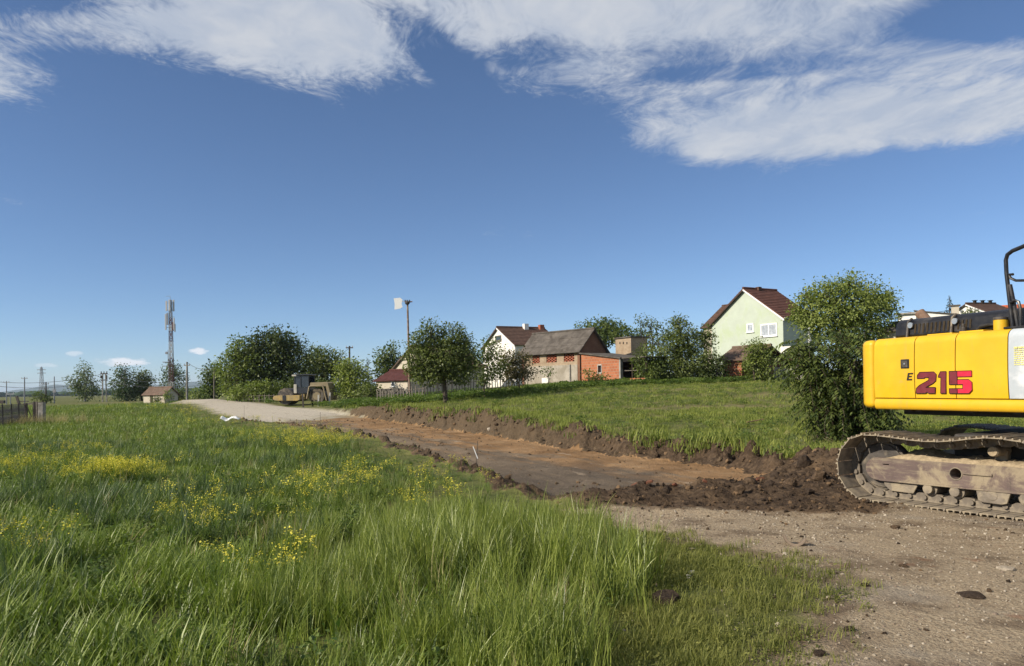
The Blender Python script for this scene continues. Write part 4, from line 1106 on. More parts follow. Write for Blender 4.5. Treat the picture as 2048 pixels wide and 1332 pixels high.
fr = ro_(MB().prism([(2.55, .86)] + fp + [(2.3, .34), (2.55, .42)], -.12, .06, 'y').prism([(2.55, .86)] + fp + [(2.3, .34), (2.55, .42)], 2.0, 2.18, 'y').bx(.06, .26, 0, 2.05, .45, .80).bx(2.3, 2.6, 0, 2.05, .45, .85), 'drum_frame', M['roller_yellow'])
ro_(MB().bx(.95, 1.25, -.16, -.11, .40, .86), 'drum_bracket', M['cab_dark'], .01, fr)
ro_(MB().cyl((1.15, 1.03, .76), .76, 1.85, 'y', 40), 'drum', M['steel_dark'], .02)
ro_(MB().bx(2.55, 3.2, .6, 1.5, .5, 1.0).bx(2.6, 2.9, .2, .3, .45, .95), 'joint', M['roller_yellow'])
cab = ro_(MB().bx(1.95, 3.35, .15, 1.85, 1.0, 1.55), 'cab_base', M['cab_dark'])
ro_(MB().bx(1.93, 2.22, .10, .32, 1.02, 1.85), 'cab_corner', M['cab_white'], .03, cab)
for x in (1.98, 2.58, 3.32):
    for y in (.18, 1.80): ro_(MB().tube([(x, y, 1.5), (x + (.04 if x < 2.2 else 0), y, 2.68)], .045, 6), 'cab_post', M['cab_dark'], 0, cab)
ro_(MB().bx(2.03, 2.54, .185, .20, 1.58, 2.62).bx(2.62, 3.28, .185, .20, 1.58, 2.62).bx(2.0, 2.02, .2, 1.78, 1.58, 2.62).bx(2.0, 3.3, 1.80, 1.815, 1.58, 2.62), 'cab_window', M['glass'], 0, cab)
ro_(MB().bx(1.82, 3.45, .05, 1.95, 2.66, 2.78), 'cab_roof', M['cab_dark'], .03, cab)
ro_(MB().bx(1.80, 2.2, .02, .06, 2.60, 2.74), 'roof_lamp', M['cab_white'], .01, cab)
ro_(MB().prism([(3.45, 1.66), (3.5, 1.98), (4.95, 2.02), (5.15, 1.92), (5.42, .7), (5.40, .35), (5.15, .35), (4.95, 1.62)], .1, 1.95, 'y'), 'engine_hood', M['roller_tan'], .03)
ro_(MB().tube([(3.18, .05, .50), (3.42, .05, 1.60), (3.55, .05, 1.66), (4.65, .05, 1.68), (4.72, .05, 1.60), (5.02, .05, .32)], .075, 6), 'wheel_arch', M['roller_tan'], 0, None, True)
for y in (.18, 1.62):
    wh = ro_(MB().cyl((4.08, y + .2, .74), .74, .45, 'y', 32), 'wheel', M['tyre'], .08)
    ro_(MB().cyl((4.08, y - .03, .74), .36, .03, 'y', 24), 'rim', M['roller_tan'], .01, wh)
ro_(MB().bx(3.3, 5.1, .3, 1.7, .5, 1.2), 'rear_chassis', M['cab_dark'])
# ------------------------------------------------------------------ buildings
def brick_mat(name, c1, c2, mortar, sc=4.0, row=.30, bw=1.0, dirt=None):
    m, n, b = material(name)
    t = n.add('ShaderNodeTexCoord').outputs['Object']
    sp = n.add('ShaderNodeSeparateXYZ'); n.put(sp.inputs[0], t)
    cb = n.add('ShaderNodeCombineXYZ'); n.put(cb.inputs[0], n.math('ADD', sp.outputs[0], sp.outputs[1])); n.put(cb.inputs[1], sp.outputs[2])
    br = n.add('ShaderNodeTexBrick'); n.put(br.inputs['Vector'], cb.outputs[0])
    br.inputs['Scale'].default_value = sc; br.inputs['Color1'].default_value = (*c1, 1); br.inputs['Color2'].default_value = (*c2, 1); br.inputs['Mortar'].default_value = (*mortar, 1)
    br.inputs['Mortar Size'].default_value = .035; br.inputs['Brick Width'].default_value = bw; br.inputs['Row Height'].default_value = row
    c = n.mix(n.maprange(n.noise(t, 1.2, 5, .6), .35, .7, 0, .5), br.outputs[0], dirt or tuple(x * .6 for x in c1))
    n.put(b.inputs['Base Color'], c); b.inputs['Roughness'].default_value = .9; b.inputs['Specular IOR Level'].default_value = .15
    n.put(b.inputs['Normal'], n.bump(n.math('SUBTRACT', 1.0, br.outputs[1]), .6, .02))
    return m
def tile_mat(name, col, var=.35, moss=None):
    m, n, b = material(name)
    t = n.add('ShaderNodeTexCoord').outputs['Object']
    f = n.noise(t, 2.2, 6, .7); v = n.add('ShaderNodeTexVoronoi'); v.inputs['Scale'].default_value = 3.6; n.put(v.inputs['Vector'], t)
    c = n.ramp(f, [(.3, tuple(x * (1 - var) for x in col)), (.7, tuple(x * (1 + var) for x in col))])
    c = n.mix(n.math('MULTIPLY', n.add('ShaderNodeSeparateColor').outputs[0], 0), c, c)
    sc = n.add('ShaderNodeSeparateColor'); n.put(sc.inputs[0], v.outputs['Color'])
    c = n.mix(n.maprange(sc.outputs[0], .3, 1, 0, .4), c, tuple(x * .55 for x in col))
    if moss: c = n.mix(n.maprange(n.noise(t, .9, 5, .7), .5, .68, 0, .7), c, moss)
    n.put(b.inputs['Base Color'], c); b.inputs['Roughness'].default_value = .85; b.inputs['Specular IOR Level'].default_value = .2
    return m
M['green_plaster'] = simple('green_plaster', (.45, .505, .42), .9, 0, .07, 1.2, .15, 40, .15, (.42, .49, .34), .6, .35)
M['grey_plaster'] = simple('grey_plaster', (.36, .325, .27), .95, 0, .2, 1.1, .4, 14, .1, (.26, .23, .18), .9, .45)
M['white_plaster'] = simple('white_plaster', (.76, .74, .68), .9, 0, .06, 1.0, .15, 30, .15, (.60, .57, .5), .7, .3)
M['cream_plaster'] = simple('cream_plaster', (.50, .45, .36), .9, 0, .1, 1.0, .15, 30, .15, (.40, .35, .28), .7, .3)
M['old_brick'] = brick_mat('old_brick', (.34, .24, .155), (.42, .32, .215), (.40, .36, .29))
M['orange_brick'] = brick_mat('orange_brick', (.44, .155, .072), (.32, .105, .05), (.33, .26, .19), 2.2, .50, .75, (.34, .14, .075))
M['red_brick'] = brick_mat('red_brick', (.38, .105, .055), (.44, .14, .075), (.34, .28, .22))
M['dark_brick'] = brick_mat('dark_brick', (.20, .09, .055), (.25, .12, .07), (.2, .16, .12))
M['tile_brown'] = tile_mat('tile_brown', (.105, .062, .045), .35)
M['tile_red'] = tile_mat('tile_red', (.125, .056, .040), .35)
M['tile_old'] = tile_mat('tile_old', (.17, .115, .085), .4, (.17, .16, .12))
M['tile_orange'] = tile_mat('tile_orange', (.50, .135, .05), .2)
M['tile_maroon'] = tile_mat('tile_maroon', (.095, .036, .032), .25)
M['eternit'] = simple('fibre_cement', (.112, .098, .084), .9, 0, .35, 1.6, .2, 30, .15, (.07, .06, .05), 1.1, .4)
M['white_wood'] = simple('white_frame', (.80, .80, .78), .5, 0, .04, 4)
M['curtain'] = simple('curtain_glass', (.36, .39, .42), .12, 0, .4, 3, 0, 1, .6)
M['dark_glass'] = simple('dark_glass', (.03, .035, .04), .1, 0, .2, 3, 0, 1, .6)
M['dark_wood'] = simple('dark_wood', (.055, .042, .032), .85, 0, .35, 5, .3, 25, .2)
M['grey_wood'] = simple('grey_wood', (.17, .15, .125), .9, 0, .3, 6, .3, 25, .15)
M['pale_wood'] = simple('pale_wood', (.46, .44, .40), .9, 0, .25, 6, .3, 25, .15)
M['concrete'] = simple('concrete', (.30, .285, .255), .95, 0, .2, 3, .3, 25, .1, (.16, .15, .13), 2, .45)
M['galv'] = simple('galvanised', (.55, .56, .56), .45, .3, .12, 5)
M['dark_void'] = simple('dark_interior', (.02, .017, .014), .95, 0, .3, 3)  # near black: painted shade of openings, also the dark chimney colour

class Bld:
    """a building on a wall line A-B (ground points, A left); x runs A to B, y runs away from the camera"""
    def __init__(s, name, label, uA, YA, uB, YB, cat='house', group=None, v=760, zg=None):
        a, b = W(uA, v, YA), W(uB, v, YB); s.uA, s.YA = uA, YA
        s.A = Vector((a.x, a.y)); s.B = Vector((b.x, b.y)); d = s.B - s.A; s.w = d.length; s.d = d / s.w
        s.n = Vector((-s.d.y, s.d.x)); s.rz = math.atan2(d.y, d.x)
        s.z0 = min(G(a.x, a.y), G(b.x, b.y)) - .15 if zg is None else zg
        s.o = empty(name, (s.A.x, s.A.y, s.z0), s.rz, label, cat, group)
    def x_of(s, u, y=0.0, v=700):
        k = pix(u, v)[0]; q = s.A + s.n * y
        return (k * q.y - q.x) / (s.d.x - k * s.d.y)
    def loc(s, u, v, y=0.0):
        x = s.x_of(u, y, v); p = s.A + s.d * x + s.n * y
        return x, CAMZ - pix(u, v)[1] * p.y - s.z0
    def z_at(s, u, v, x, y=0.0):
        p = s.A + s.d * x + s.n * y; return CAMZ - pix(u, v)[1] * p.y - s.z0
    def part(s, mb, name, mat, parent=None, bevel=0, smooth=False): return mb.build(name, mat, parent or s.o, smooth, bevel)
    def slope(s, name, mat, p_eave, p_ridge, e0, e1, courses, parent=None, step=.035, th=.08, along='y', tiles=0):
        """a stepped tiled slope; p_eave/p_ridge are (across, z), extruded from e0 to e1 along `along`"""
        (a0, z0), (a1, z1) = p_eave, p_ridge; prof = []
        L = math.hypot(a1 - a0, z1 - z0); na, nz = -(z1 - z0) / L, (a1 - a0) / L
        if nz < 0: na, nz = -na, -nz
        for k in range(courses):
            t0, t1 = k / courses, (k + 1) / courses
            for t, o in ((t0, step), (t1, 0.0)): prof.append((a0 + (a1 - a0) * t + na * o, z0 + (z1 - z0) * t + nz * o))
        prof += [(a1 - na * th, z1 - nz * th), (a0 - na * th, z0 - nz * th)]
        return s.part(MB().prism(prof, e0, e1, 'y' if along == 'y' else 'x'), name, mat, parent)
    def window(s, u0, v0, u1, v1, frame=.09, panes=2, glass='curtain', y=0.0, fm='white_wood', sill=True):
        (x0, z1), (x1, z0) = s.loc(u0, v0, y), s.loc(u1, v1, y)
        z1 = (z1 + s.loc(u1, v0, y)[1]) / 2; z0 = (z0 + s.loc(u0, v1, y)[1]) / 2
        f = MB()
        f.bx(x0, x1, y - .05, y + .03, z0, z0 + frame).bx(x0, x1, y - .05, y + .03, z1 - frame, z1).bx(x0, x0 + frame, y - .048, y + .03, z0, z1).bx(x1 - frame, x1, y - .048, y + .03, z0, z1)
        for k in range(1, panes):
            xm = x0 + (x1 - x0) * k / panes; f.bx(xm - frame * .45, xm + frame * .45, y - .046, y + .03, z0, z1)
        wn = s.part(f, 'window', M[fm])
        s.part(MB().bx(x0 + .02, x1 - .02, y - .022, y + .02, z0 + .02, z1 - .02), 'pane', M[glass], wn)
        if sill: s.part(MB().bx(x0 - .06, x1 + .06, y - .12, y + .02, z0 - .05, z0 - .003), 'sill', M[fm], wn)
        return wn
    def gable(s, depth, ze, zr, wall, roof, courses=14, over=.28, barge='white_wood', ridge_mat=None):
        w_ = s.w; h = w_ / 2
        s.part(MB().prism([(0, 0), (w_, 0), (w_, ze), (h, zr), (0, ze)], 0, depth, 'y'), 'wall', M[wall])
        sl = (zr - ze) / h; d_ = over
        r1 = s.slope('roof_slope', M[roof], (w_ + d_, ze - sl * d_ + .10), (h, zr + .10), -over * .7, depth + over * .7, courses)
        r2 = s.slope('roof_slope', M[roof], (-d_, ze - sl * d_ + .10), (h, zr + .10), -over * .7, depth + over * .7, courses)
        s.part(MB().tube([(h, -over * .7, zr + .14), (h, depth + over * .7, zr + .14)], .11, 8), 'ridge_cap', M[ridge_mat or roof], r1)
        if barge:
            for sx, par in ((1, r1), (-1, r2)):
                xe = w_ + d_ if sx > 0 else -d_
                s.part(MB().prism([(xe, ze - sl * d_ + .02), (h, zr + .02), (h, zr - .13), (xe, ze - sl * d_ - .13)], -over * .7 - .03, -over * .7 - .002, 'y'), 'barge_board', M[barge if sx > 0 else 'dark_wood'], par)
        return r1, r2
    def eaves(s, depth, ze, zr, wall, roof, courses=10, over=.25, ze_back=None):
        w_ = s.w; h = depth / 2; sl = (zr - ze) / h
        s.part(MB().prism([(0, 0), (depth, 0), (depth, ze), (h, zr), (0, ze)], 0, w_, 'x'), 'wall', M[wall])
        r1 = s.slope('roof_slope', M[roof], (-over, ze - sl * over + .08), (h, zr + .08), -over, w_ + over, courses, along='x')
        r2 = s.slope('roof_slope', M[roof], (depth + over, ze - sl * over + .08), (h, zr + .08), -over, w_ + over, courses, along='x')
        s.part(MB().tube([(-over, h, zr + .12), (w_ + over, h, zr + .12)], .10, 8), 'ridge_cap', M[roof], r1)
        return r1, r2

# green house
g = Bld('green_house', 'tall pale green gabled house with brown tiled roof at the top of the lawn', 1424, 73.6, 1567, 66, v=700)
ze = g.z_at(1567, 634, g.w); zr = g.z_at(1489, 579, g.w / 2)
r1, r2 = g.gable(4.0, ze, zr, 'green_plaster', 'tile_red', 17, .35)
g.window(1521, 647, 1555, 673, .13, 2, 'curtain')
g.window(1493.5, 647, 1508, 664.5, .13, 1, 'curtain')
g.part(MB().tube([(g.w + .32, -.2, ze - .12), (g.w + .32, 4.2, ze - .12)], .07, 8), 'gutter', M['galv'], r1)
g.part(MB().bx(g.w / 2 - .1, g.w / 2 + .3, 1.5, 1.9, zr - .3, zr + .30), 'roof_vent', M['tile_brown'], r1)
# brown roofed house behind it
b = Bld('brown_roofed_house', 'brown tiled house half hidden behind the left side of the green house', 1407, 84, 1476, 80, v=700)
b.eaves(7, b.z_at(1407, 655, 0), b.z_at(1421, 612, 1.0, 3.5), 'cream_plaster', 'tile_brown', 13)
# tiled brick shed below the green house
s_ = Bld('brick_shed', 'low orange brick shed with old mossy tiled roof in front of the green house', 1446, 61.5, 1509, 59, 'shed', v=750)
ze = s_.z_at(1480, 718, s_.w / 2)
zr = s_.z_at(1455, 694, s_.w / 2, 1.9)
xs = s_.x_of(1483)
s_.part(MB().bx(0, xs, 0, 3.8, 0, ze), 'brick_wall', M['orange_brick'])
s_.part(MB().bx(xs + .002, s_.w, 1.4, 3.8, 0, ze), 'back_wall', M['dark_brick'])
s_.part(MB().bx(s_.w - .15, s_.w, 0, 1.4, 0, ze), 'post', M['dark_wood'])
for k in range(7):
    xa = xs + .1 + k * (s_.w - xs - .3) / 7
    s_.part(MB().bx(xa, xa + (s_.w - xs - .3) / 7 - .02, 1.30, 1.34, .05, ze - .25), 'plank', M['dark_wood'])
s_.part(MB().bx(-.1, s_.w + .1, -.02, .12, ze - .14, ze), 'wall_plate', M['dark_wood'])
q1 = s_.slope('roof_slope', M['tile_old'], (-.3, ze - .08), (1.9, zr), -.5, s_.w + .25, 9, along='x')
s_.slope('roof_slope', M['tile_old'], (4.1, ze - .08), (1.9, zr), -.5, s_.w + .25, 9, along='x')
s_.part(MB().tube([(-.5, 1.9, zr + .05), (s_.w + .25, 1.9, zr + .05)], .10, 8), 'ridge_cap', M['tile_old'], q1)
# white lean-to with dark red beam
l_ = Bld('white_shed', 'low white shed with dark red eaves beam right of the green house', 1546, 62, 1604, 60, 'shed', v=750)
ze = l_.z_at(1560, 716, 1)
l_.part(MB().bx(0, l_.w, 0, 3, 0, ze - .02), 'wall', M['dark_void'])  # solid block; its near-black colour stands for the shade inside the shed
l_.part(MB().bx(-.15, l_.w + .2, -.22, -.02, ze - .28, ze), 'eaves_beam', M['tile_maroon'])
l_.part(MB().prism([(-.25, ze + .01), (3.2, ze + .75), (3.2, ze + .85), (-.25, ze + .10)], -.2, l_.w + .25, 'x'), 'roof', M['eternit'])
l_.part(MB().prism([(0, ze + .02), (3.0, ze + .02), (3.0, ze + .70)], .02, .10, 'x').bx(0, l_.w * .7, 1.2, 1.3, ze + .35, ze + 1.0), 'gable_board', M['white_plaster'])
# flue
fl = W(1619, 660, 61); zg = G(fl.x, fl.y)
f_ = empty('flue_pipe', (fl.x, fl.y, zg), 0, 'upright silver metal flue pipe right of the green house', 'flue pipe')
hh = W(1617, 617, 61).z - zg
MB().cyl((0, 0, hh / 2), .13, hh, 'z', 16).build('pipe', M['galv'], f_, True)
MB().cyl((0, 0, hh + .03), .17, .06, 'z', 16).build('cap', M['galv'], f_, True)

# barn with lattice openings
b = Bld('barn', 'old plastered barn with grey roof and three red brick lattice openings', 1044, 70.3, 1160, 65, 'barn', v=740)
D = 3.5; ze = b.z_at(1160, 699, b.w); zr = b.z_at(1183, 660, b.w, D / 2)
b.part(MB().prism([(.0, 0), (D, 0), (D, ze), (D / 2, zr), (0, ze)], b.w - .28, b.w, 'x'), 'gable_wall', M['dark_brick'])
b.part(MB().prism([(.0, 0), (D, 0), (D, ze), (D / 2, zr), (0, ze)], 0, .28, 'x'), 'gable_wall', M['dark_brick'])
b.part(MB().bx(.28, b.w - .28, D - .28, D, 0, ze), 'back_wall', M['dark_brick'])
zs = b.loc(1110, 731)[1]
cols = []
for u0, u1 in ((1064, 1079), (1092, 1113), (1127, 1148)): cols.append((b.x_of(u0), b.x_of(u1)))
za, zb = b.loc(1120, 724)[1], b.loc(1120, 707)[1]
mb = MB(); xp = .282
for x0, x1 in cols:
    mb.bx(xp, x0, .02, .28, zs - .2, ze); mb.bx(x0, x1, .02, .28, zb, ze).bx(x0, x1, .02, .28, zs - .2, za); xp = x1
mb.bx(xp, b.w - .282, .02, .28, zs - .2, ze)
b.part(mb, 'brick_band', M['old_brick'])
b.part(MB().bx(.282, b.w - .282, -.02, .26, 0, zs), 'plaster_wall', M['grey_plaster'], bevel=.01)
bl = MB(); bl.bx(-.115, .115, 0, .12, -.048, .048); brick_me = bl.mesh('brick'); brick_me.materials.append(M['red_brick'])
for x0, x1 in cols:
    n_r = int((zb - za) / .112); n_c = int((x1 - x0) / .40)
    for r_ in range(n_r):
        for c_ in range(n_c + 1):
            xx = x0 + .10 + c_ * .40 + (.20 if r_ % 2 else 0)
            if xx > x1 - .06: continue
            o = bpy.data.objects.new('brick', brick_me); link(o, b.o); o.location = (xx, .06, za + .055 + r_ * .112)
rs = (zr - ze) / (D / 2)
q1 = b.slope('roof_slope', M['eternit'], (-.35, ze - rs * .35 + .10), (D / 2, zr + .10), -.3, b.w + .25, 3, along='x', step=.02, th=.05)
b.slope('roof_slope', M['eternit'], (D + .35, ze - rs * .35 + .10), (D / 2, zr + .10), -.3, b.w + .25, 3, along='x', step=.02, th=.05)
b.part(MB().tube([(-.3, D / 2, zr + .14), (b.w + .25, D / 2, zr + .14)], .09, 8), 'ridge_cap', M['eternit'], q1)
x, z = b.loc(1140, 745); b.part(MB().bx(x, x + .13, -.12, -.03, 0, z + .7), 'buttress_post', M['concrete'])
x, z = b.loc(1091, 755); b.part(MB().bx(x - .4, x + .5, -.08, -.03, 0, .9), 'white_board', M['white_plaster'])
# orange brick extension with lean-to roof and open porch
e = Bld('brick_extension', 'bright orange hollow brick annex with sloping grey roof beside the barn', 1163, 64.6, 1241, 60.5, 'annex', v=740)
za, zb = e.z_at(1163, 708, 0), e.z_at(1241, 718, e.w)
wx0, wz1 = e.loc(1196, 731); wx1, wz0 = e.loc(1203, 745)
wall = MB()
def wz(x): return za + (zb - za) * x / e.w
for x0, x1, lo, hi in ((0, wx0, 0, 1), (wx1, e.w, 0, 1)):
    wall.prism([(x0, 0), (x1, 0), (x1, wz(x1)), (x0, wz(x0))], 0, .25, 'y')
wall.prism([(wx0, 0), (wx1, 0), (wx1, wz0), (wx0, wz0)], 0, .25, 'y'); wall.prism([(wx0, wz1), (wx1, wz1), (wx1, wz(wx1)), (wx0, wz(wx0))], 0, .25, 'y')
e.part(wall, 'brick_wall', M['orange_brick'])
wn = e.part(MB().bx(wx0 - .05, wx1 + .05, -.03, .0, wz1, wz1 + .08).bx(wx0 - .05, wx0, -.03, .02, wz0, wz1).bx(wx1, wx1 + .05, -.03, .02, wz0, wz1).bx(wx0 - .08, wx1 + .08, -.06, .02, wz0 - .08, wz0), 'window', M['pale_wood'])
e.part(MB().bx(wx0, wx1, .14, .16, wz0, wz1), 'pane', M['dark_glass'], wn)
e.part(MB().bx(e.w - .16, e.w + .02, -.02, .252, 0, zb), 'corner_pillar', M['concrete'])
e.part(MB().bx(.05, e.w - .1, 3.2, 3.4, 0, zb - .1).bx(.0, .2, .26, 3.2, 0, za - .1), 'rear_wall', M['dark_brick'])
e.part(MB().prism([(-.1, za + .02), (e.w + .15, zb + .02), (e.w + .15, zb + .12), (-.1, za + .12)], -.18, 3.6, 'y'), 'roof', M['eternit'])
pd_ = 2.6                                                        # porch on the right-hand side
e.part(MB().bx(e.w + .01, e.w + pd_, .3, .45, 0, .55), 'low_wall', M['orange_brick'])
e.part(MB().bx(e.w + .01, e.w + pd_, 2.4, 2.5, 0, zb - .05), 'porch_back', M['dark_wood'])
for x in (e.w + .95, e.w + 1.8, e.w + pd_ - .08): e.part(MB().bx(x, x + .09, .33, .42, .55, zb - .02), 'porch_post', M['dark_wood'])
e.part(MB().bx(e.w + .01, e.w + pd_, .35, .40, 1.15, 1.20), 'porch_rail', M['grey_wood'])
e.part(MB().bx(e.w + .16, e.w + pd_ + .3, .0, 3.6, zb + .03, zb + .11), 'porch_roof', M['eternit'])
# small brick block behind
c = Bld('brick_block', 'small square brick structure with vent holes above the grey annex roof', 1231, 69.5, 1262, 67.5, 'brick structure', v=690)
zt = c.z_at(1245, 677, .5); zb_ = 0
c.part(MB().bx(0, c.w, 0, 1.9, 0, zt), 'wall', M['old_brick'])
c.part(MB().bx(-.12, c.w + .12, -.12, 2.0, zt + .002, zt + .10), 'cap_slab', M['eternit'])
for u in (1240, 1247, 1254):
    x, z = c.loc(u, 686); c.part(MB().bx(x - .07, x + .07, -.012, .02, z - .1, z + .1), 'vent_shade', M['dark_void'])  # raised dark blocks on the wall paint the shade of the holes
# white house behind the barn
h = Bld('white_house', 'white gabled house with dark brown tiled roof behind the grey barn', 966, 92, 1030, 84, v=690)
ze = h.z_at(1030, 689, h.w); zr = h.z_at(999.6, 656, h.w / 2)
r1, r2 = h.gable(6.0, ze, zr, 'white_plaster', 'tile_brown', 12, .3)
h.window(991, 671, 1003, 682, .1, 1, 'dark_glass', fm='grey_wood')
for (u, v0, y, wd, mt) in ((1044, 648, 3.2, .55, 'white_plaster'), (1075.5, 650, 5.3, .55, 'red_brick')):
    x = h.x_of(u, y, v0) ; x = min(max(x, h.w / 2 + .05), h.w * .7)
    zt = h.z_at(u, v0, x, y)
    ch = h.part(MB().bx(x, x + wd, y, y + wd, zr - 1.2, zt), 'chimney', M[mt], r1)
    ch['label'] = 'white chimney on the ridge' if mt == 'white_plaster' else 'tall red brick chimney'
# house left of the fruit tree, with a lower red roofed annex
h = Bld('cream_house', 'cream gabled house half hidden behind the big round fruit tree', 786, 84, 868, 76, v=735)
ze = h.z_at(786, 740, 0); zr = h.z_at(826, 694, h.w / 2)
h.gable(6, ze, zr, 'cream_plaster', 'tile_old', 10, .3, 'grey_wood')
h = Bld('red_roofed_annex', 'low cream annex with dark red roof left of the fruit tree', 752, 74, 815, 71, 'annex', v=760)
h.eaves(4, h.z_at(765, 761, 1), h.z_at(785, 742, h.w / 2, 2), 'cream_plaster', 'tile_maroon', 8)
h.window(783, 763, 790, 773, .06, 1, 'dark_glass')
# buildings behind the excavator
h = Bld('distant_white_house', 'white gabled house with brown roof and three chimneys behind the excavator', 1880, 88, 1993, 80, v=640)
ze = h.z_at(1993, 631, h.w); zr = h.z_at(1937, 609, h.w / 2)
r1, _ = h.gable(3.6, ze, zr, 'white_plaster', 'tile_brown', 10, .2)
for y in (.9, 1.9, 2.9): h.part(MB().bx(h.w / 2 - .10, h.w / 2 + .16, y, y + .24, zr - .3, zr + .42).bx(h.w / 2 - .18, h.w / 2 + .24, y - .08, y + .32, zr + .42, zr + .48), 'chimney', M['dark_void'], r1)
h = Bld('orange_roofed_house', 'house with bright orange tiled roof at the right edge behind the handrail', 2001, 88, 2085, 86, v=640)
h.eaves(7, h.z_at(2001, 634, 0), h.z_at(2010, 614, .5, 3.5), 'white_plaster', 'tile_orange', 10)
h = Bld('pale_flat_building', 'long pale building with shallow sloping roof behind the excavator hood', 1832, 80, 1915, 78, 'building', v=640)
za, zb = h.z_at(1836, 622, 0), h.z_at(1910, 630, h.w)
h.part(MB().prism([(0, 0), (h.w, 0), (h.w, zb), (0, za)], 0, 6, 'y'), 'wall', M['white_plaster'])
h.part(MB().prism([(-.2, za + .01), (h.w + .2, zb + .01), (h.w + .2, zb + .10), (-.2, za + .10)], -.2, 6.2, 'y'), 'roof', M['eternit'])
h.part(MB().bx(h.w - .55, h.w + .15, .4, 1.0, zb - .5, h.z_at(1918, 611, h.w)), 'chimney', M['cream_plaster'])
h.part(MB().bx(h.w - .68, h.w + .28, .27, 1.13, h.z_at(1918, 611, h.w) + .002, h.z_at(1918, 609, h.w) + .02), 'chimney_cap', M['eternit'])
h = Bld('small_white_outhouse', 'small white outhouse with flat roof between the walnut tree and excavator hood', 1796, 72, 1832, 71, 'outhouse', v=640)
za = h.z_at(1800, 630, 0)
h.part(MB().bx(0, h.w, 0, 4, 0, za), 'wall', M['white_plaster'])
h.part(MB().bx(-.2, h.w + .2, -.25, 4.2, za + .002, za + .16), 'roof', M['concrete'])
h = Bld('dark_roofed_shed', 'dark roofed shed between the walnut tree and the excavator counterweight', 1755, 52, 1815, 50, 'shed', v=680)
h.eaves(4, h.z_at(1760, 664, 0), h.z_at(1770, 648, .5, 2), 'cream_plaster', 'eternit', 8)
# hut in the far meadow
h = Bld('meadow_hut', 'tiny white hut with red brown tiled roof at the far edge of the meadow', 287, 121, 329, 119, 'hut', v=800, zg=None)
h.eaves(2.6, h.z_at(300, 789, 1), h.z_at(300, 776, 1, 1.3), 'cream_plaster', 'tile_old', 7)
x, z = h.loc(303, 795); h.part(MB().bx(x - .3, x + .35, -.03, .02, .15, z + .5), 'door', M['dark_wood'])
